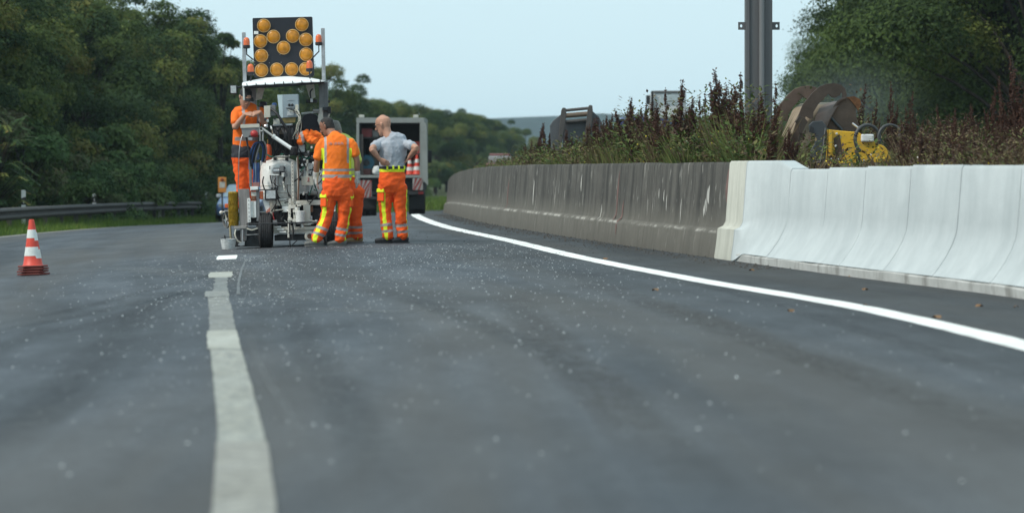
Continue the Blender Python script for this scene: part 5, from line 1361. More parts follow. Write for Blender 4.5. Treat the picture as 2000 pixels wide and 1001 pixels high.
def person(label, O, px0, py0, sc, J, opt):
    """J: joints as (px, py, depth); px0, py0 the photo point of the feet's origin; sc pixels per metre"""
    root = empty('person', O, label, 'person')
    q = lambda j: V(((j[0] - px0) / sc, j[2] if len(j) > 2 else 0, (py0 - j[1]) / sc))
    f = V((*opt['face'], 0)).normalized(); lat = V((f.y, -f.x, 0))              # torso facing and its right-hand side
    skin = opt['skin']
    rad = opt.get('rad', 1.0)
    # --- torso rings (px, py, depth, lateral radius, depth radius)
    torso = [(q(t), t[3], t[4], lat) for t in J['torso']]
    HS = opt.get('head', 1.06)
    HL, Q = head_lofts(q(J['skull']), opt['look'], opt.get('up', (0, 0, 1)), HS)
    neck = limb([(q(J['neck']), .074), (q(J['neck']).lerp(Q(0, -.02, .05), .55), .066), (Q(0, -.022, .065), .068)], lat, 3)
    arms, sleeves, hands, gloves, fore = [], [], [], [], []
    for a in J['arms']:
        s_, e_, w_ = q(a['s']), q(a['e']), q(a['w'])
        arms.append(limb([(s_, .058 * rad), (s_.lerp(e_, .5), .050 * rad), (e_, .042 * rad), (e_.lerp(w_, .35), .043 * rad), (w_, .029 * rad)], lat, 3))
        hd = V(a['hd']); hands += hand_lofts(w_, hd, a['palm'], a['thumb'], a.get('curl', .6))
        if opt.get('gloves'): gloves.append(hand_lofts(w_, hd, a['palm'], a['thumb'], a.get('curl', .6), 1.22, 1.03) + [limb([(w_ - (w_ - e_).normalized() * .07, .043), (w_, .040), (w_ + hd.normalized() * .03, .038)], lat, 2)])
        t_ = a.get('sleeve', .62)
        sl = s_.lerp(e_, t_)
        sleeves.append(limb([(s_ + (s_ - e_) * .02, .062 * rad), (s_.lerp(e_, t_ * .2), .072 * rad), (s_.lerp(e_, t_ * .55), .073 * rad), (sl, .072 * rad)], lat, 3))
    for a in J['arms']: sleeves.append(limb([(q(J['neck']) - V((0, 0, .02)), .062), (q(J['neck']).lerp(q(a['s']), .55) + V((0, 0, -.012)), .068), (q(a['s']), .070)], lat, 3))
    legs = []
    for l_ in J['legs']:
        h, k, an = q(l_['h']), q(l_['k']), q(l_['a'])
        legs.append((h, k, an, l_))
    tr = []
    for h, k, an, l_ in legs:
        tr.append(limb([(h + V((0, 0, .04)), .105), (h, .112), (h.lerp(k, .5), .100), (k, .086), (k.lerp(an, .5), .084), (an + V((0, 0, .05)), .082), (an, .080)], lat, 4))
    pelv = [(q(t), t[3], t[4], lat) for t in J['pelvis']]
    skinlegs = [limb([(h, .08), (h.lerp(k, .5), .072), (k, .055), (k.lerp(an, .4), .055), (an, .04)], lat, 3) for h, k, an, l_ in legs]
    inner = [(p - V((0, 0, .0)), a * .86, b * .86, l) for p, a, b, l in torso]
    fuse('body', HL + [neck] + arms + hands + skinlegs + [loft(inner), loft([(p, a * .8, b * .8, l) for p, a, b, l in pelv])], [skin], root, .0065, smooth_it=2)
    for x in (-1, 1): MB().ball(Q(x * .031, .086, .108), .011, 10, 6).build('eye', eye_m, root, smooth=60)
    # --- shirt with folds
    sd_ = opt.get('seed', 1)
    shirt_pick = opt.get('shirt_pick')
    def fold(co):
        k = 1.25 if shirt_pick is None else .8
        return k * (.016 * (.25 - abs(noise.noise(V((co.x * 8 - co.z * 5.5, co.y * 6, co.z * 4 + co.x * 3 + sd_))))) + .010 * (.25 - abs(noise.noise(V((co.x * 15 + co.z * 7, co.y * 10, co.z * 6 + sd_ * 3))))) + .002 * noise.noise(co * 34))
    hem = q(J['torso'][0]).z
    fuse('shirt', [loft(torso, 24)] + sleeves, opt['shirt'], root, .009, pick=(lambda c, n: shirt_pick(c, n, q, lat, f)) if shirt_pick else None, wrinkle=fold, smooth_it=9)
    # --- trousers with yellow flank stripe and two reflective bands below the knee
    def tpick(c, n):
        best = None
        for h, k, an, l_ in legs:
            for a, b, t0, t1 in ((h, k, 0, .5), (k, an, .5, 1)):
                ab_ = b - a; t = max(0, min(1, (c - a).dot(ab_) / ab_.length_squared)); dd = (c - (a + ab_ * t)).length
                if best is None or dd < best[0]: best = (dd, t0 + (t1 - t0) * t, (c - (a + ab_ * t)), l_)
        dd, t, rel, l_ = best
        zw = q(J['pelvis'][-1]).z
        if c.z > zw - opt.get('waistband', 0): return 1
        for b0, b1 in opt.get('bands', ((.74, .795), (.865, .915))):
            if b0 < t < b1: return 2
        rel = V((rel.x, rel.y, 0))
        if rel.length > 1e-4:
            an_ = rel.normalized(); st = V((*l_['stripe'], 0)).normalized() if l_.get('stripe') else None
            if st is not None and t > l_.get('s0', .12):
                if an_.dot(st) > math.cos(l_.get('sw', .42)): return 1
        return 0
    def tfold(co):
        return .022 * (.25 - abs(noise.noise(V((co.x * 5 + co.z * 3, co.y * 5, co.z * 7.5 - co.x * 6 + sd_))))) + .014 * (.25 - abs(noise.noise(V((co.x * 9 - co.z * 5, co.y * 9, co.z * 13 + 5 + sd_))))) + .003 * noise.noise(co * 30)
    fuse('trousers', tr + [loft(pelv, 22)], opt['trousers'], root, .009, pick=tpick, wrinkle=tfold, smooth_it=4)
    # --- pockets, belt
    for l_ in J['legs']:
        if 'pocket' in l_:
            pk = l_['pocket']; o_ = V((*pk['n'], 0)).normalized(); c = q(l_['h']).lerp(q(l_['k']), pk.get('t', .34)) + o_ * .088; sd2 = V((o_.y, -o_.x, 0)); up2 = V((0, 0, 1)); w2, h2 = pk['w'] / 2, pk['h'] / 2
            def slab(c, w, h, t, dz):
                return MB().add([c + sd2 * x * w + up2 * (z * h + dz) + o_ * y for x, z, y in ((-1, -1, 0), (1, -1, 0), (1, 1, 0), (-1, 1, 0), (-.93, -.93, t), (.93, -.93, t), (.93, .93, t * .8), (-.93, .93, t * .8))], [(0, 1, 2, 3), (7, 6, 5, 4), (0, 1, 5, 4), (1, 2, 6, 5), (2, 3, 7, 6), (3, 0, 4, 7)])
            slab(c, w2, h2, .024, 0).build('pocket', opt['trousers'][0], root, bev=.008)
            slab(c + o_ * .004, w2 * 1.12, h2 * .34, .028, h2 * .86).build('pocket_flap', hv_yel, root, bev=.008)
    if 'belt' in J:
        b = J['belt']; bo = MB().lathe((0, 0, 0), (0, 0, 1), [(1, -.018), (1.03, -.016), (1.03, .016), (1, .018)], 40, ring=True).build('belt', blackm, root, smooth=40)
        bo.location = q(b); bo.scale = (b[3], b[4], 1); bo.rotation_euler = (0, 0, math.atan2(lat.y, lat.x))
        for a in (-2.2, -1.75, -1.3, -.7, .2): 
            p = q(b) + lat * (b[3] * 1.04 * math.cos(a)) - V((-lat.y, lat.x, 0)) * (-b[4] * 1.04 * math.sin(a))
            MB().box((p.x - .014, p.y - .008, p.z - .028), (p.x + .014, p.y + .008, p.z + .028)).build('belt_loop', hv_yel, root, bev=.004)
    # --- shoes
    for h, k, an, l_ in legs:
        t_ = V((*l_['toe'], 0)).normalized(); sd3 = V((t_.y, -t_.x, 0)); b = V((an.x, an.y, l_.get('z', 0.0)))
        up_ = [(b - t_ * .075 + V((0, 0, .055)), .036, .045, sd3), (b - t_ * .03 + V((0, 0, .062)), .043, .055, sd3), (b + t_ * .05 + V((0, 0, .052)), .044, .046, sd3), (b + t_ * .12 + V((0, 0, .044)), .049, .036, sd3), (b + t_ * .175 + V((0, 0, .038)), .040, .028, sd3)]
        sh = fuse('shoe', [loft(up_, 14), limb([(b + V((0, 0, .06)), .047), (b + V((0, 0, .12)), .046)], sd3, 2)], [opt['shoe']], root, .008, smooth_it=3)
        MB().prism([b + t_ * x + sd3 * y for x, y in ((-.100, -.026), (-.100, .026), (-.06, .035), (.05, .039), (.13, .043), (.175, .025), (.185, 0), (.175, -.025), (.13, -.043), (.05, -.039), (-.06, -.035))], (0, 0, .022)).build('sole', opt.get('sole', sole_m), sh, bev=.004)
    for gl in gloves: fuse('glove', gl, [glove_m], root, .007, smooth_it=2)
    # --- hair or cap
    if opt.get('hair'):
        rows = [(.045, -.045, .060, .060), (.085, -.030, .078, .082), (.120, -.022, .081, .092), (.155, -.014, .081, .101), (.185, -.010, .075, .095), (.212, -.010, .055, .070), (.228, -.012, .028, .036)]
        fuse('hair', [loft([(Q(0, y, z), a, b, (Q(1, 0, 0) - Q(0, 0, 0))) for z, y, a, b in rows], 20)], [opt['hair']], root, .008, wrinkle=lambda co: .005 * noise.noise(co * 30), smooth_it=3)
    if opt.get('cap'):
        sdv, fv, uv = Q(1, 0, 0) - Q(0, 0, 0), Q(0, 1, 0) - Q(0, 0, 0), Q(0, 0, 1) - Q(0, 0, 0)
        rows = [(.128, -.006, .084, .108), (.150, -.008, .086, .110), (.185, -.010, .082, .102), (.215, -.012, .062, .078), (.236, -.012, .030, .040)]
        cp = fuse('cap', [loft([(Q(0, y, z), a, b, sdv) for z, y, a, b in rows], 20)], [opt['cap']], root, .008, smooth_it=3)
        mb = MB(); N = 12; top = []
        for i in range(N + 1):
            t = math.pi * i / N; top.append((Q(.078 * math.cos(t), .075 + .005 * math.sin(t), .132), Q(.080 * math.cos(t), .085 + .085 * math.sin(t), .120 - .018 * abs(math.cos(t)))))
        for a, b in top: mb.v += [tuple(a), tuple(b)]
        mb.f = [(2 * i, 2 * i + 1, 2 * i + 3, 2 * i + 2) for i in range(N)]; mb.m = [0] * N
        pk_ = mb.build('cap_peak', opt['cap'], cp, smooth=60); pk_.modifiers.new('t', 'SOLIDIFY').thickness = .006
    if opt.get('glasses'):
        gl = MB()
        for x in (-1, 1): gl.tube([Q(x * .034 + .024 * math.cos(t), .108 - .006 * abs(x), .108 + .018 * math.sin(t)) for t in [6.283 * k / 14 for k in range(15)]], .0028, 5); gl.tube([Q(x * .058, .104, .112), Q(x * .080, .04, .115), Q(x * .083, -.01, .115)], .003, 5)
        gl.tube([Q(-.012, .112, .112), Q(.012, .112, .112)], .003, 5); gl.build('spectacles', frame_m, root)
    return root, q, lat, f

# vest look: orange cloth, yellow flanks, grey shoulder stripes and two grey hoops
def vest_pick(c, n, q, lat, f):
    z = c.z; u = (c - q(opt2['ref'])).dot(lat); v = (c - q(opt2['ref'])).dot(f)
    for py0, py1 in opt2['hoops']:
        if q((0, py1)).z < z < q((0, py0)).z and abs(u) < .215: return 2
    if opt2['st'][0] < abs(u) < opt2['st'][1] and z > q((0, opt2['st'][2])).z: return 2
    if opt2['yl'] < abs(u) < opt2.get('yu', .212) and q((0, opt2['yz'][1])).z < z < q((0, opt2['yz'][0])).z: return 1
    return 0

# --- worker in the grey t-shirt, hands on hips, back to us
g = G(766, 475); S4 = FPX / g.y
person('bald worker in grey t-shirt and orange hi-vis trousers with hands on hips', g, 766, 475, S4, dict(
    torso=[(766, 332, 0, .178, .135), (766, 324, 0, .184, .140), (766, 310, 0, .190, .145), (767, 297, 0, .205, .148), (767, 286, 0, .222, .142), (767, 278, 0, .226, .124), (766, 272, 0, .200, .104), (764, 267, -.01, .135, .086), (761, 263, -.01, .080, .070)],
    pelvis=[(766, 372, .02, .165, .135), (766, 358, 0, .195, .155), (766, 343, 0, .192, .150), (766, 329, 0, .184, .143)],
    skull=(752, 260.5, .02), neck=(760, 268, -.01), belt=(766, 327.5, 0, .188, .147),
    arms=[dict(s=(740, 281, -.02), e=(727.5, 291, -.24), w=(742, 311, -.20), hd=(.8, -.02, -.42), palm=(.2, .9, .2), thumb=(-.2, .2, -.8), curl=.35, sleeve=.60),
          dict(s=(793, 281, .0), e=(814, 289, -.19), w=(799, 308, -.04), hd=(-.5, .6, -.5), palm=(-.6, -.1, .3), thumb=(0, .3, -.8), curl=.5, sleeve=.62)],
    legs=[dict(h=(752.5, 366, 0), k=(752, 412, .03), a=(757.5, 463, 0), toe=(-.9, -.12), stripe=(-.25, -1), s0=.1, sw=.34, pocket=dict(c=(747.5, 377, -.075), n=(-.62, -.78), w=.125, h=.17)),
          dict(h=(779.5, 366, 0), k=(782, 412, .02), a=(786, 463, .05), toe=(-.55, -.25), stripe=(1, -.1), s0=.05, sw=.25)]),
    dict(face=(-.35, .94), look=(-.86, .42, -.22), skin=skin_m, shirt=[tee_m], trousers=[hv_red, hv_yel, refl], shoe=shoe_m, sole=shoe_m, glasses=True, seed=3, rad=1.02, head=1.17, waistband=.05))

# --- worker with his back to us in the orange vest
g = G(645, 481); S2 = FPX / g.y
opt2 = dict(ref=(657, 300), hoops=[(329, 334), (341, 347)], hw=.235, st=(.140, .172, 318), yl=.172, yz=(290, 352))
OV = M('hi-vis orange vest', (.90, .19, .022), .75, var=.08, scale=6, bump=.25, bscale=18, spec=.2)
r2, q2, lat2, f2 = person('dark haired worker in orange hi-vis t-shirt seen from behind beside the machine', g, 645, 481, S2, dict(
    torso=[(658, 354, 0, .205, .150), (658, 346, 0, .205, .152), (658, 330, 0, .200, .150), (658, 312, 0, .200, .148), (658, 296, 0, .212, .148), (657, 283, 0, .220, .135), (656, 274, 0, .200, .112), (655, 267, .0, .130, .088), (654, 262, .02, .075, .070)],
    pelvis=[(658, 382, .0, .165, .135), (658, 368, 0, .205, .160), (658, 352, 0, .200, .155), (658, 342, 0, .185, .145)],
    skull=(643.5, 262, .10), neck=(652, 267, .03),
    arms=[dict(s=(627, 281, 0), e=(619, 317, .0), w=(616.5, 346, .05), hd=(.05, .1, -1), palm=(.9, .2, 0), thumb=(0, .9, 0), curl=.45, sleeve=.78),
          dict(s=(688, 281, 0), e=(697, 314, .0), w=(698, 344, .04), hd=(.05, .15, -1), palm=(-.9, .2, 0), thumb=(0, .9, 0), curl=.45, sleeve=.66)],
    legs=[dict(h=(643, 378, 0), k=(638, 420, .04), a=(620.5, 469, 0), toe=(-.95, -.15), stripe=(-.55, -1), s0=.1, sw=.40, pocket=dict(c=(635, 390, -.075), n=(-.66, -.75), w=.115, h=.165)),
          dict(h=(675, 378, 0), k=(672, 422, .04), a=(664, 469, .05), toe=(-.9, -.2), stripe=(1, -.35), s0=.05, sw=.3, pocket=dict(c=(681.5, 391, -.03), n=(.9, -.45), w=.09, h=.165))]),
    dict(face=(-.10, 1), look=(-.80, .42, -.38), skin=tan_m, shirt=[OV, hv_yel, refl], shirt_pick=vest_pick, trousers=[hv_red, hv_yel, refl], shoe=greyshoe_m, hair=hair_m, gloves=True, seed=8))
# faded lettering across the shoulders (too blurred to read in the photo)
rn = random.Random(4)
for i in range(11):
    if i == 3: continue
    px = 643 + i * 2.75; c = q2((px, 280)); w = .0075; yb = -.1385 - .006 + .0025 * abs(i - 5)
    mb = MB(); mb.box((c.x - w, yb, c.z - .018), (c.x - w * .35, yb + .004, c.z + .016))
    if i % 2: mb.box((c.x - w * .3, yb, c.z + .008), (c.x + w, yb + .004, c.z + .016))
    if i % 3: mb.box((c.x - w * .3, yb, c.z - .018), (c.x + w, yb + .004, c.z - .010))
    if i % 4: mb.box((c.x + w * .4, yb, c.z - .009), (c.x + w, yb + .004, c.z + .007))
    mb.build('print_mark', refl, r2)

# --- worker half hidden behind him
g = G(684, 476) + V((0, .55, 0)); g.z = gz(g.x, g.y); S3 = FPX / g.y; py3 = CY + (CAMH - g.z) * S3
opt2 = dict(ref=(680, 300), hoops=[(329, 334), (341, 347)], hw=.235, st=(.150, .188, 318), yl=.9, yz=(290, 352))
SV_ = [M('dull yellow green top', (.52, .60, .12), .8, var=.15), hv_yel, refl]
person('grey haired worker in yellow hi-vis top, mostly hidden behind the orange one', g, 684, py3, S3, dict(
    torso=[(674, 352, 0, .19, .14), (674, 330, 0, .19, .14), (672, 300, .05, .195, .14), (670, 285, .08, .20, .13), (668, 276, .1, .18, .11), (665, 270, .12, .12, .085), (662, 266, .14, .07, .065)],
    pelvis=[(676, 380, .0, .155, .13), (676, 366, 0, .185, .150), (675, 345, 0, .18, .14)],
    skull=(654, 266, .22), neck=(662, 270, .13),
    arms=[dict(s=(688, 288, .05), e=(695, 318, .0), w=(693, 345, -.02), hd=(.1, -.2, -1), palm=(-.9, .2, 0), thumb=(0, -.9, 0), curl=.6, sleeve=.95),
          dict(s=(650, 288, .12), e=(642, 318, .12), w=(634, 340, -.02), hd=(-.4, -.4, -.6), palm=(.5, .2, -.2), thumb=(0, .3, .8), curl=.6, sleeve=.95)],
    legs=[dict(h=(694, 376, 0), k=(692, 420, .0), a=(694, 464, 0), toe=(-.9, -.3), stripe=(.2, -1), s0=.99, sw=.1),
          dict(h=(672, 376, .05), k=(668, 420, .0), a=(676, 464, .06), toe=(-.95, -.2), stripe=(-1, -.3), s0=.1, sw=.3)]),
    dict(face=(-.5, .6), look=(-.85, .3, -.4), skin=tan_m, shirt=SV_, shirt_pick=vest_pick, trousers=[hv_red, hv_yel, refl], shoe=M('tan work shoe', (.30, .22, .11), .7), hair=greyhair_m, gloves=True, seed=15))

# --- driver standing on the left platform
Yd = O.y + .62; g = at(472, 414, Yd); SD = FPX / Yd
opt2 = dict(ref=(487, 240), hoops=[(268, 275)], hw=.24, st=(.085, .128, 262), yl=.9, yz=(0, 1))
person('worker in black cap and orange vest leaning on the machine at left', g, 472, 414, SD, dict(
    torso=[(476, 290, .02, .165, .125), (478, 280, .02, .18, .135), (480, 262, .0, .185, .14), (483, 244, -.03, .19, .14), (485, 228, -.06, .20, .135), (486, 217, -.08, .185, .112), (484, 210, -.10, .12, .088), (482, 206, -.12, .072, .068)],
    pelvis=[(474, 318, .0, .150, .125), (475, 306, 0, .175, .140), (476, 285, .02, .165, .13)],
    skull=(478, 204, -.16), neck=(482, 210, -.11),
    arms=[dict(s=(462, 219, -.08), e=(461, 249, -.20), w=(483, 223, -.36), hd=(.95, -.25, -.05), palm=(.1, .6, -.7), thumb=(0, -.2, .9), curl=.55, sleeve=.72),
          dict(s=(512, 219, -.05), e=(519, 243, -.22), w=(511, 219, -.36), hd=(-.8, -.2, -.25), palm=(0, .6, -.7), thumb=(0, -.2, .9), curl=.6, sleeve=.72)],
    legs=[dict(h=(469, 318, 0), k=(473, 362, -.03), a=(473, 404, 0), toe=(.25, -1), stripe=(1, 0), s0=.99, sw=.1),
          dict(h=(485, 318, .02), k=(491, 360, .02), a=(493, 404, .05), toe=(.4, -1), stripe=(1, 0), s0=.99, sw=.1)]),
    dict(face=(.22, -1), look=(.50, -.80, -.42), skin=skin_m, shirt=[hv_orange, hv_yel, refl], shirt_pick=vest_pick, trousers=[hv_red, darkcloth_m, refl], shoe=shoe_m, cap=cap_m, seed=21, waistband=.17, bands=()))

# ---------------------------------------------------------------- box truck standing on the road behind
TY = 134.0; TO = V((at(765, 415, TY).x, TY, gz(at(765, 415, TY).x, TY)))
tk = Th('box_truck', 'grey box truck with open rear full of gear, standing behind the workers', 'truck', TO)
RT = tk.root
tgrey = M('truck body grey', (.27, .29, .28), .5, var=.08, scale=2, dirt=.3); tdark = M('truck interior', (.055, .050, .046), .8, var=.3, scale=3, dirt=.3); tinside = M('brown lining', (.10, .078, .062), .85, var=.2, scale=2)
tk.box('roof', 696, 230, 829, 240, 0, 5.2, tgrey); tk.box('side_wall', 696, 240.3, 701.5, 356, 0, 5.2, tgrey); tk.box('side_wall', 820, 240.3, 829, 356, 0, 5.2, tgrey)
tk.plate('open_door', [(821, 232), (833, 242), (836, 362), (826, 352)], -.35, .05, tgrey)
tk.box('bulkhead', 701.6, 241, 819.8, 342, 2.6, 2.7, tinside); tk.box('load_floor', 701.6, 342, 819.8, 347, .0, 5.2, tgrey)
tk.box('inner_wall', 701.7, 262, 709, 341.8, .05, 2.5, tdark, bev=0); tk.box('shelf', 709.2, 268, 742, 270.5, .3, 2.5, tdark); tk.box('shelf', 790, 300, 819.6, 302.5, .3, 2.5, tdark)
tk.box('cupboard', 722, 272, 740, 341.7, 1.4, 2.55, M('tan cupboard', (.16, .135, .11), .8, var=.15)); tk.box('locker', 742.5, 268, 792, 341.7, 1.2, 2.55, dark_steel)
for px in (706, 812): MB().box((tk.p(px, 234, 0).x - .09, .02, tk.p(px, 230, 0).z + .002), (tk.p(px, 234, 0).x + .09, .22, tk.p(px, 230, 0).z + .10)).build('marker_lamp', M('pale lamp', (.55, .55, .5), .4), RT, bev=.02)
tk.box('chassis', 704, 347.3, 826, 372, .25, 6.5, M('black chassis', (.012, .012, .014), .7), bev=.01); tk.box('rear_bumper', 702, 373, 828, 380, .1, .25, dark_steel)
for px in (711, 728, 806, 823): 
    c = tk.p(px, 398, 1.3)
    w = MB().lathe(V((c.x, 1.3, c.z)), (1, 0, 0), [(.26, -.13), (.44, -.13), (.49, -.10), (.49, .10), (.44, .13), (.26, .13)], 28, ring=True).build('wheel', tyre_m, RT, smooth=35)
    MB().lathe(V((c.x, 1.3, c.z)), (1, 0, 0), [(.26, -.08), (.1, -.05), (.1, .05), (.26, .08)], 20, ring=True).build('rim', dark_steel, w, smooth=35)
for px in (716, 812): MB().lathe(V((tk.p(px, 398, 5.8).x, 5.8, tk.p(px, 398, 1.3).z)), (1, 0, 0), [(.26, -.13), (.49, -.12), (.49, .12), (.26, .13)], 24, ring=True).build('wheel', tyre_m, RT, smooth=35)
for x0, x1 in ((700, 735), (798, 829)): tk.box('mud_flap', x0, 382, x1, 408, .72, .74, blackm)
wr, ww = M('warning red', (.26, .04, .035), .5, dirt=.5), M('warning white', (.34, .34, .33), .5, dirt=.3)
for x0, y0, x1, y1 in ((702, 352, 726, 386), (806, 348, 826, 371)):
    b = tk.box('warning_board', x0, y0, x1, y1, -.06, -.03, ww, bev=0)
    for k in range(-2, 4):
        u0 = x0 + k * 9; pts = [(u0, y1), (u0 + 4.5, y1), (u0 + 4.5 + (y1 - y0) * .6, y0), (u0 + (y1 - y0) * .6, y0)]
        pts = [(min(x1, max(x0, a)), b_) for a, b_ in pts]
        if max(p[0] for p in pts) - min(p[0] for p in pts) > 3: tk.plate('warning_stripe', pts, -.066 - .0006 * k, .005, wr, parent=b)
for px in (708, 822): tk.box('tail_lamp', px - 5, 374, px + 5, 379, .06, .1, red_p)
tk.box('tail_step', 722, 384, 760, 389, -.1, .2, dark_steel); tk.tube('mirror_arm', [(829, 302, 6), (838, 303, 6)], .03, blackm); tk.box('mirror', 835, 294, 843, 318, 5.9, 6.1, blackm)
tk.box('cab', 700, 262, 826, 372, 5.4, 7.4, tgrey, bev=.1)
# load in the truck: each its own thing
fl = TO + tk.p(765, 341.8, .5)
def load(name, label, cat, px, py, d): return empty(name, TO + tk.p(px, py, d), label, cat)
for k, (px, d, s_) in enumerate(((800, .35, 1.30), (817.5, .30, 1.42), (809, .9, 1.3))):
    c = copy_tree(c0); put_cone(c, TO + tk.p(px - (3 if k == 1 else 0), 341.8, d), .3 * k, ['traffic cone in the truck, left one behind the grey shirted worker', 'tall traffic cone in the truck beside the right wall', 'traffic cone deep in the truck between two others'][k], 'cones in the truck', s_)
    c.rotation_euler = (0, 0, .3 * k)
e = load('hose_reel', 'blue round hose reel inside the truck at left', 'reel', 716, 318, .5)
MB().lathe((0, 0, 0), (0, 1, 0), [(.12, -.10), (.25, -.10), (.28, -.07), (.28, .07), (.25, .10), (.12, .10)], 24, ring=True).build('coil', M('teal hose', (.02, .10, .15), .5, var=.3, scale=20), e, smooth=40); MB().lathe((0, 0, 0), (0, 1, 0), [(.12, -.08), (.12, .08)], 16).build('hub', dark_steel, e)
MB().box((-.2, -.12, -.42), (.2, .12, -.29)).build('stand', dark_steel, e)
e = load('sack', 'white sack standing at the edge of the truck floor', 'sack', 736, 341.5, .15)
fuse('bag', [loft([(V((0, 0, .06)), .15, .12, V((1, 0, 0))), (V((0, 0, .18)), .16, .12, V((1, 0, 0))), (V((.02, 0, .28)), .10, .07, V((1, 0, 0)))], 14)], [M('white sack', (.60, .62, .62), .8, var=.1)], e, .02, wrinkle=lambda c: .02 * noise.noise(c * 9))
for i, (px, py, w, h, m, lab) in enumerate([(717, 267.8, .36, .30, M('red crate', (.20, .03, .03), .6), 'dark red crate on the upper left shelf in the truck'), (734, 267.8, .22, .24, M('grey crate', (.20, .19, .18), .7), 'grey crate on the upper left shelf in the truck'), (713, 341.7, .4, .22, M('maroon crate', (.13, .05, .045), .7), 'maroon crate on the truck floor at left'), (815, 299.8, .2, .42, M('red tool case', (.30, .05, .04), .6), 'red case on the right shelf in the truck')]):
    e = load('crate', lab, 'crate', px, py, .5); MB().box((-w / 2, -.2, .002), (w / 2, .2, h)).build('body', m, e, bev=.015); MB().box((-w / 2 - .01, -.21, h - .05), (w / 2 + .01, .21, h - .01)).build('rim', m, e, bev=.008)

# ---------------------------------------------------------------- blue car and amber sign far left
CY_ = 148.0; c = at(462, 431, CY_); c.z = gz(c.x, CY_)
car = empty('car', c, 'blue car with pale windscreen parked beyond the machine at left', 'car', rz=-.08)
carp = M('blue car paint', (.08, .16, .34), .3, var=.08, coat=.6); carg = M('car glass', (.30, .40, .46), .08, var=.15)
# front of the car faces us; cross sections along y (0 = front bumper)
secs = [(0.0, .70, .28, .55, .66), (.12, .80, .24, .68, .76), (.9, .86, .22, .86, .80), (1.25, .87, .22, .92, .80), (2.0, .87, .22, 1.42, .62), (3.2, .87, .22, 1.44, .62), (3.9, .86, .24, 1.0, .78), (4.2, .80, .30, .75, .72)]
mb = MB()
for y, hw, z0, z1, tw in secs:
    zm = min(.86, z1 - .02); mb.v += [(-hw * .94, y, z0), (-hw, y, z0 + .15), (-hw, y, zm), (-tw, y, z1), (tw, y, z1), (hw, y, zm), (hw, y, z0 + .15), (hw * .94, y, z0)]
for j in range(len(secs) - 1):
    for i in range(8): mb.f.append((j * 8 + i, j * 8 + (i + 1) % 8, (j + 1) * 8 + (i + 1) % 8, (j + 1) * 8 + i))
mb.f += [tuple(range(8)), tuple(56 + k for k in range(7, -1, -1))]; mb.m = [0] * len(mb.f)
mb.build('body', carp, car, smooth=35, bev=.03)
MB().add([(-.74, 1.30, .95), (.74, 1.30, .95), (.58, 1.93, 1.40), (-.58, 1.93, 1.40), (-.74, 1.275, .955), (.74, 1.275, .955), (.58, 1.905, 1.405), (-.58, 1.905, 1.405)], [(4, 5, 6, 7), (0, 3, 2, 1), (0, 1, 5, 4), (1, 2, 6, 5), (2, 3, 7, 6), (3, 0, 4, 7)]).build('windscreen', carg, car)
for s_ in (-1, 1):
    MB().box((s_ * .86, 1.55, .92), (s_ * 1.04, 1.70, 1.06)).build('wing_mirror', M('white mirror cap', (.7, .72, .74), .4), car, bev=.03)
    MB().lathe((s_ * .60, .06, .62), (0, -1, 0), [(.10, 0), (.09, .03), (.02, .05)], 16).build('headlight', glass_m, car, smooth=50)
    for yw in (.75, 3.4):
        w = MB().lathe((s_ * .80, yw, .31), (1, 0, 0), [(.18, -.1), (.31, -.1), (.32, -.07), (.32, .07), (.31, .1), (.18, .1)], 22, ring=True).build('wheel', tyre_m, car, smooth=35)
        MB().lathe((s_ * .80, yw, .31), (1, 0, 0), [(.18, -.09), (.05, -.06), (.05, .06), (.18, .09)], 16, ring=True).build('rim', chrome, w, smooth=35)
MB().box((-.5, -.03, .36), (.5, .05, .50)).build('grille', blackm, car, bev=.01); MB().box((-.26, -.05, .38), (.26, -.031, .48)).build('number_plate', white_p, car)
p = at(434, 375, 140.0); zb = gz(p.x, 140)
sg = empty('warning_sign', (p.x, 140, zb), 'orange sign with white centre on a post left of the machine', 'sign')
zt = at(434, 346, 140).z - zb
MB().tube([V((0, .04, 0)), V((0, .04, zt - .1))], .03, 8).build('post', zinc, sg)
MB().box((-.15, 0, zt - .56), (.15, .03, zt)).build('board', M('orange sign', (.62, .24, .04), .5, dirt=.2), sg, bev=.03)
MB().box((-.10, -.006, zt - .38), (.10, -.001, zt - .17)).build('white_panel', M('sign white', (.5, .5, .46), .5), sg); MB().lathe((0, -.02, zt - .09), (0, -1, 0), [(.06, -.02), (.06, .01), (.02, .02)], 14).build('lamp', M('dark red lens', (.25, .05, .02), .3), sg, smooth=40)

# ---------------------------------------------------------------- steel gantry post on the bank
PY = 57.0; b = at(1484, 330, PY); zb = bank_z(PY, b.x - bx(PY) - .5) - .2
ps = empty('steel_post', (b.x, PY, zb), 'tall grey steel post with cable pipe standing on the bank', 'post')
w2 = 26 * PY / FPX
postm = M('dark grey post steel', (.115, .115, .12), .5, .25, var=.10, scale=2.5, dirt=.15, stretch=(2, 2, .3))
MB().box((-w2, .16, 0), (-w2 + .022, .50, 7.5)).build('flange', postm, ps); MB().box((w2 - .022, .16, 0), (w2, .50, 7.5)).build('flange', postm, ps)
MB().box((-w2 + .0225, .30, 0), (w2 - .0225, .315, 7.5)).build('web', postm, ps)
MB().box((-w2 + .003, .12, 0), (-w2 + .055, .158, 7.5)).build('edge_strip', postm, ps, bev=.004); MB().box((w2 - .12, .12, 0), (w2 - .003, .158, 7.5)).build('edge_strip', postm, ps, bev=.004)
MB().box((-w2 + .06, .145, 0), (w2 - .13, .16, 7.5)).build('cover_plate', postm, ps, bev=.002)
MB().tube([V((.035, .09, 0)), V((.035, .09, 7.5))], .042, 16).build('cable_pipe', M('pipe grey', (.20, .20, .205), .4, .4, var=.1, scale=3, stretch=(2, 2, .2)), ps, smooth=50)
zc = CAMH + (CY - 50) / FPX * PY - zb
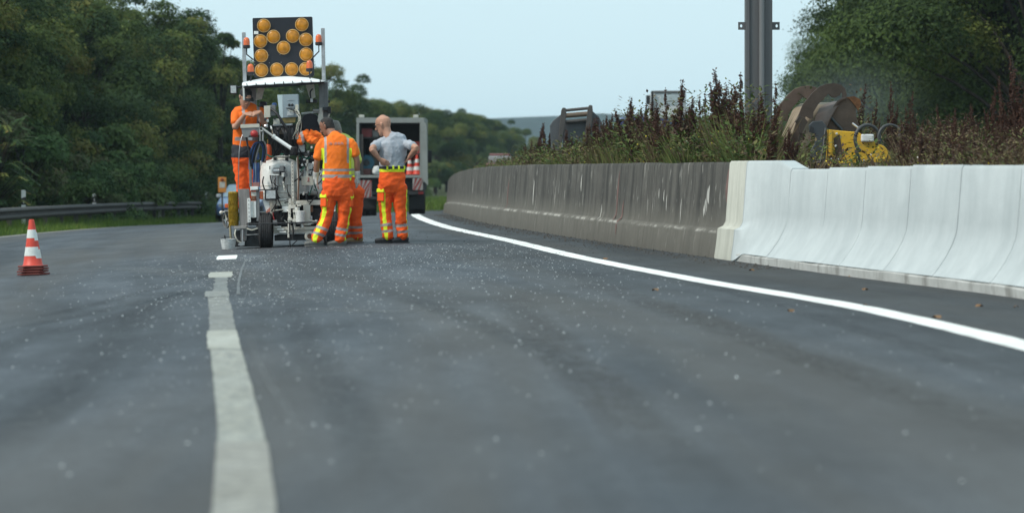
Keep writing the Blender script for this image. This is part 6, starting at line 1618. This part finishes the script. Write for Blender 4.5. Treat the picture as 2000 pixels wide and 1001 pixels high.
for s_ in (-1, 1):
    mb = MB(); x0, x1, h = w2 + .002, w2 + .112, .058
    cx_, r_ = (x0 + x1) / 2 + .01, .017; out = [(x0, -h), (x1, -h), (x1, h), (x0, h)]
    ring = [(cx_ + r_ * math.cos(t), 1.4 * r_ * math.sin(t)) for t in [math.radians(225 + 30 * k) for k in range(12)]]
    for yv in (.2, .215):
        mb.v += [(s_ * x, yv, zc + z) for x, z in out] + [(s_ * x, yv, zc + z) for x, z in ring]
    for o_ in (0, 16):
        for q_ in range(4):
            c0_, c1_ = o_ + q_, o_ + (q_ + 1) % 4; i0 = q_ * 3
            mb.f += [(c0_, c1_, o_ + 4 + (i0 + 3) % 12, o_ + 4 + i0 + 2, o_ + 4 + i0 + 1, o_ + 4 + i0)]
    mb.f += [(k, (k + 1) % 4, 16 + (k + 1) % 4, 16 + k) for k in range(4)] + [(4 + k, 4 + (k + 1) % 12, 20 + (k + 1) % 12, 20 + k) for k in range(12)]
    mb.m = [0] * len(mb.f); mb.build('bracket', postm, ps)

# ---------------------------------------------------------------- excavator buckets lying on the bank
rustb = M('worn brown bucket steel', (.105, .072, .056), .65, .2, var=.35, scale=3, dirt=.3); tanb = M('dusty tan bucket steel', (.26, .205, .145), .75, .1, var=.25, scale=3, dirt=.35)
rimm = M('rusted edge', (.20, .085, .035), .85, var=.5, scale=8); charc = M('charcoal steel', (.045, .052, .06), .55, .2, var=.25, scale=3, dirt=.2)
BY = 58.0
bo = at(1600, 330, BY); BO = V((bo.x, BY, bank_z(BY, bo.x - bx(BY) - .5) - .1))
bk1 = Th('excavator_bucket', 'large brown excavator bucket with two hooked ears lying among the weeds', 'bucket', BO)
def ear(dx, dy, d, name='ear', m=rustb):
    o_ = [(1530, 300), (1540, 262), (1548, 235), (1560, 205), (1578, 183), (1592, 170), (1606, 165), (1620, 163), (1634, 166), (1643, 174), (1646, 186), (1644, 196), (1636, 194), (1637, 186), (1636, 181), (1632, 187), (1624, 192), (1615, 190), (1610, 184), (1602, 193), (1590, 205), (1581, 220), (1580, 232), (1574, 233), (1566, 228), (1560, 245), (1554, 275), (1548, 305)]
    bk1.plate(name, [(x + dx, y + dy) for x, y in o_], d, .06, m, bev=.006)
ear(8, -1, 0); ear(-41, 4, .45)
def sheet(pts, d0, d1, name, m, th=.03, curve=0.0):
    mb = MB(); n = len(pts)
    for d in (d0, d1):
        for x, y in pts: mb.v.append(tuple(bk1.p(x, y, d)))
    mb.f = [(i, i + 1, n + i + 1, n + i) for i in range(n - 1)]; mb.m = [0] * (n - 1)
    o = mb.build(name, m, bk1.root, smooth=50); s_ = o.modifiers.new('t', 'SOLIDIFY'); s_.thickness = th
    return o
# curved shell of the bucket between and behind the ears
def strip3(rows, name, m, th=.03):
    mb = MB(); n = len(rows[0])
    for r in rows:
        for q_ in r: mb.v.append(tuple(bk1.p(*q_)))
    for j in range(len(rows) - 1):
        for i in range(n - 1): mb.f.append((j * n + i, j * n + i + 1, (j + 1) * n + i + 1, (j + 1) * n + i))
    mb.m = [0] * len(mb.f); o = mb.build(name, m, bk1.root, smooth=60); s_ = o.modifiers.new('t', 'SOLIDIFY'); s_.thickness = th; return o
strip3([[(1505, 322, .0), (1520, 280, .1), (1535, 245, .2), (1548, 215, .35), (1562, 203, .6), (1575, 201, .9)],
        [(1548, 325, -.1), (1558, 285, .0), (1566, 248, .1), (1574, 222, .2), (1588, 206, .4), (1604, 200, .7)],
        [(1575, 325, -.1), (1580, 285, -.05), (1586, 250, .05), (1592, 226, .15), (1604, 208, .3), (1622, 200, .6)]], 'shell_back', tanb)
strip3([[(1588, 245, -.05), (1594, 225, .0), (1600, 212, .12), (1612, 203, .3), (1628, 198, .5)],
        [(1600, 262, -.1), (1606, 238, -.08), (1614, 218, .0), (1626, 205, .15), (1640, 197, .4)],
        [(1612, 250, -.15), (1622, 226, -.12), (1632, 208, -.05), (1642, 198, .1), (1655, 193, .35)]], 'shell_cheek', M('brown plum steel', (.155, .115, .098), .65, .1, var=.25, scale=4, dirt=.2))
# open mouth: side plate with a rolled rim and a stiffener
mouth = [(1611, 247), (1614, 238), (1622, 225), (1632, 207), (1640, 197), (1650, 192), (1660, 192), (1668, 198), (1672, 212), (1672, 226), (1676, 240), (1682, 252), (1660, 256), (1640, 256), (1625, 254)]
bk1.plate('mouth_plate', mouth, .02, .05, rustb, bev=.005)
bk1.tube('mouth_rim', [(1614, 240, .0), (1622, 225, .0), (1632, 206, -.01), (1641, 196, -.01), (1652, 192, 0)], .022, rustb, smooth=6)
bk1.tube('stiffener', [(1617, 223, .0), (1630, 238, -.02), (1645, 254, -.02)], .022, charc); bk1.plate('rusty_corner', [(1652, 190), (1668, 188), (1680, 194), (1682, 204), (1676, 216), (1670, 206), (1660, 194)], .0, .08, rimm)
bk1.plate('side_cutter', [(1500, 322), (1510, 285), (1522, 240), (1530, 232), (1528, 262), (1518, 322)], -.12, .06, rustb, bev=.004); bk1.plate('upper_lug', [(1522, 232), (1526, 212), (1538, 204), (1548, 206), (1540, 222), (1532, 236)], .5, .06, rustb, bev=.004)
bk1.plate('hook_lug', [(1553, 238), (1562, 226), (1572, 230), (1578, 238), (1572, 248), (1566, 262), (1560, 260), (1562, 246)], -.25, .08, rustb, bev=.006); bk1.plate('lug_shank', [(1562, 262), (1574, 258), (1562, 290), (1548, 325), (1545, 320)], -.22, .06, rustb, bev=.004)
AO = BO + V((0, -.9, 0))
at1 = Th('excavator_attachment', 'charcoal and yellow excavator attachment with black hose loops, before the brown bucket', 'attachment', V((at(1650, 330, BY - .9).x, BY - .9, bank_z(BY - .9, 3) - .1)))
at1.plate('frame_plate', [(1566, 322), (1580, 300), (1592, 280), (1593, 262), (1582, 258), (1580, 244), (1588, 237), (1606, 236), (1614, 246), (1616, 262), (1612, 322)], .0, .12, charc, bev=.01)
at1.plate('hook_slot', [(1584, 246), (1590, 250), (1588, 260), (1580, 258)], -.012, .01, blackm); at1.tube('frame_edge', [(1612, 250, -.01), (1608, 285, -.01), (1602, 318, -.01)], .008, steel_grey)
yel = M('chrome yellow paint', (.62, .36, .015), .5, var=.15, scale=4, dirt=.55); 
at1.plate('yellow_body', [(1618, 325), (1619, 253), (1650, 256), (1676, 258), (1700, 272), (1728, 286), (1740, 300), (1742, 328)], -.05, .55, yel, bev=.012); at1.plate('yellow_rib', [(1618, 325), (1619, 253), (1626, 254), (1624, 325)], -.10, .05, yel, bev=.006)
at1.box('white_cap', 1682, 262, 1707, 277, -.1, .0, M('white cap', (.66, .68, .68), .5, dirt=.2), bev=.02)
for px, py in ((1634, 261), (1632, 285)): MB().lathe(at1.p(px, py, -.05), (0, -1, 0), [(.018, 0), (.018, .02), (.006, .026)], 12).build('bolt', M('bolt white', (.6, .6, .58), .4), at1.root, smooth=40)
at1.plate('dark_grille', [(1628, 270), (1640, 262), (1646, 300), (1634, 322)], -.056, .01, M('brown grille', (.06, .04, .028), .8)); at1.tube('strut', [(1665, 241, .05), (1677, 250, .0)], .016, chrome)
def loop(cx, cy, rx, ry, d, r, a0, a1): at1.tube('hose_loop', [(cx + rx * math.cos(t), cy - ry * math.sin(t), d + .06 * math.cos(t)) for t in [math.radians(a0 + (a1 - a0) * k / 16) for k in range(17)]], r, M('grey black hose', (.045, .047, .048), .5, var=.3), n=9)
loop(1694, 272, 24, 28, -.35, .027, 235, -20); loop(1738, 268, 22, 24, -.28, .024, 200, 20)
at1.tube('hose_tail', [(1672, 292, -.36), (1676, 306, -.36), (1684, 322, -.3)], .027, MATS['grey black hose'], smooth=6)
at1.tube('hose_tail', [(1757, 262, -.28), (1768, 272, -.2), (1778, 290, -.1)], .022, MATS['grey black hose'], smooth=6)

B2 = 74.0; bo = at(1120, 330, B2); bk2 = Th('excavator_bucket', 'dark grey excavator bucket with crossbars sticking up behind the docks', 'bucket', V((bo.x, B2, bank_z(B2, bo.x - bx(B2) - .5) - .1)))
dkb = M('dark brown grey steel', (.075, .068, .066), .6, .2, var=.3, scale=4, dirt=.25); dsh = M('grey shell steel', (.085, .09, .10), .55, .2, var=.2, scale=2, dirt=.2)
for dx, dy, d in ((0, 0, 0), (52, -5, 0)):
    bk2.plate('ear', [(1096 + dx, 216 + dy), (1099 + dx, 210 + dy), (1105 + dx, 211 + dy), (1106 + dx, 222 + dy), (1104 + dx, 246 + dy), (1100 + dx, 262 + dy), (1097 + dx - dx * .2, 285), (1095 + dx - dx * .28, 305), (1088 + dx - dx * .2, 305), (1092 + dx, 255 + dy)], d, .07, dkb, bev=.008)
for y0, y1, r in ((216, 211, .030), (226, 222, .048), (238, 234, .036)): bk2.tube('crossbar', [(1102, y0, .05), (1153, y1, .05)], r, dkb if r < .04 else M('rusty brown tube', (.12, .085, .06), .7, var=.3), n=12)
bk2.plate('back_shell', [(1098, 242), (1150, 238), (1144, 262), (1138, 300), (1100, 304)], .14, .05, dsh)
bk2.plate('left_cheek', [(1095, 224), (1080, 236), (1074, 245), (1078, 306), (1096, 306)], .1, .3, dsh, bev=.01); bk2.plate('right_cheek', [(1156, 216), (1170, 228), (1178, 245), (1176, 300), (1150, 300)], .1, .3, dsh, bev=.01)
for y in (281, 288, 294): bk2.tube('lower_bar', [(1100, y + 3, .1), (1138, y, .1)], .02, dkb)

# ---------------------------------------------------------------- far vehicles behind the bank
WY = 150.0; wo = at(1300, 330, WY); wt = Th('white_truck', 'white truck with grey mirror, far behind the docks on the bank', 'truck', V((wo.x, WY, gz(0, WY))))
wt.box('cab_body', 1272, 181, 1340, 232, 0, 3.0, M('white truck paint', (.62, .66, .68), .4, var=.05), bev=.06); wt.box('lower_body', 1272, 232.5, 1340, 330, .02, 3.0, M('dark blue paint', (.03, .05, .16), .4), bev=.04)
wt.box('roof_edge', 1276, 177, 1340, 181, -.05, 3.0, steel_grey, bev=.02); wt.tube('mirror_arm', [(1274, 178, -.1), (1274, 214, -.1)], .05, dark_steel); wt.box('mirror', 1262, 186, 1270, 204, -.2, -.05, dark_steel, bev=.03); wt.box('window', 1290, 186, 1335, 205, -.02, -.003, M('truck window', (.42, .50, .53), .15), bev=.01)
for px in (1285, 1330): MB().lathe(V((wt.p(px, 330, 1).x, 1.0, .5)), (1, 0, 0), [(.25, -.14), (.5, -.13), (.5, .13), (.25, .14)], 22, ring=True).build('wheel', tyre_m, wt.root, smooth=35)
VY = 138.0; vo = at(1244, 330, VY); bv = Th('blue_van', 'dark blue vehicle mostly hidden behind the dock plants', 'van', V((vo.x, VY, gz(0, VY))))
bv.box('body', 1212, 228, 1266, 318, 0, 3.5, M('deep blue paint', (.03, .06, .22), .35, coat=.5), bev=.1); bv.box('windscreen', 1218, 236, 1260, 256, -.012, -.002, M('van glass', (.08, .10, .12), .1)); bv.box('bumper', 1212, 306, 1266, 314, -.05, -.003, blackm)
for px in (1220, 1258): MB().lathe(V((bv.p(px, 318, 1).x, 1.0, .32)), (1, 0, 0), [(.18, -.1), (.34, -.1), (.34, .1), (.18, .1)], 20, ring=True).build('wheel', tyre_m, bv.root, smooth=35)
RY = 165.0; ro = at(976, 330, RY); rc = Th('red_car', 'faded red vehicle roof just showing over the bank grass', 'car', V((ro.x, RY, gz(0, RY))))
rm = M('faded red paint car', (.24, .10, .10), .4)
rc.box('roof', 956, 300, 997, 304, .6, 2.0, rm, bev=.04); rc.box('cabin', 954, 304.5, 999, 318, .5, 2.2, M('grey car glass', (.30, .31, .32), .15), bev=.05); rc.box('body', 948, 318.5, 1006, 350, .0, 3.6, rm, bev=.08)
for px in (953, 1000): MB().lathe(V((rc.p(px, 340, .8).x, .8, .32)), (1, 0, 0), [(.18, -.1), (.33, -.1), (.33, .1), (.18, .1)], 20, ring=True).build('wheel', tyre_m, rc.root, smooth=35)

# ---------------------------------------------------------------- drifting exhaust smoke right of the brown bucket
sm_ = bpy.data.materials.new('smoke'); sm_.use_nodes = True
n_, l_ = sm_.node_tree.nodes, sm_.node_tree.links
n_.remove(n_['Principled BSDF'])
pv = n_.new('ShaderNodeVolumePrincipled'); pv.inputs['Color'].default_value = (.80, .90, 1, 1); 
tcs = n_.new('ShaderNodeTexCoord'); grd = n_.new('ShaderNodeTexGradient'); grd.gradient_type = 'QUADRATIC_SPHERE'
mps = n_.new('ShaderNodeMapping'); mps.inputs['Scale'].default_value = (1 / 2.3, 1 / 3.0, 1 / 1.5); l_.new(tcs.outputs['Object'], mps.inputs[0]); l_.new(mps.outputs[0], grd.inputs[0])
nzs = n_.new('ShaderNodeTexNoise'); nzs.inputs['Scale'].default_value = .8; nzs.inputs['Detail'].default_value = 2; l_.new(tcs.outputs['Object'], nzs.inputs['Vector'])
ml = n_.new('ShaderNodeMath'); ml.operation = 'MULTIPLY'; l_.new(grd.outputs['Fac'], ml.inputs[0]); l_.new(nzs.outputs['Fac'], ml.inputs[1])
m2 = n_.new('ShaderNodeMath'); m2.operation = 'MULTIPLY'; m2.inputs[1].default_value = .11; l_.new(ml.outputs[0], m2.inputs[0]); l_.new(m2.outputs[0], pv.inputs['Density'])
l_.new(pv.outputs[0], n_['Material Output'].inputs['Volume'])
mb = MB().ball((0, 0, 0), (2.3, 3.0, 1.35), 24, 16)
mb.v = [tuple(V(v) * (1 + .22 * noise.noise(V(v) * .9))) for v in mb.v]
so_ = mb.build('smoke', sm_, smooth=60); so_.location = at(1650, 205, 84)
tag(so_, 'faint bluish smoke hanging behind the brown bucket', 'smoke', kind='stuff')

# ---------------------------------------------------------------- haze in the air
hz = bpy.data.materials.new('haze'); hz.use_nodes = True
hn, hl = hz.node_tree.nodes, hz.node_tree.links
hn.remove(hn['Principled BSDF'])
pv = hn.new('ShaderNodeVolumePrincipled'); pv.inputs['Color'].default_value = (.72, .88, 1, 1); pv.inputs['Density'].default_value = .00013; pv.inputs['Anisotropy'].default_value = .2
hl.new(pv.outputs[0], hn['Material Output'].inputs['Volume'])
hb = MB().box((-1700, -90, -8), (1700, 3300, 48)).build('haze', hz)
tag(hb, 'thin pale haze in the distance', 'haze', kind='stuff')

scn.collection.children.link(COL)
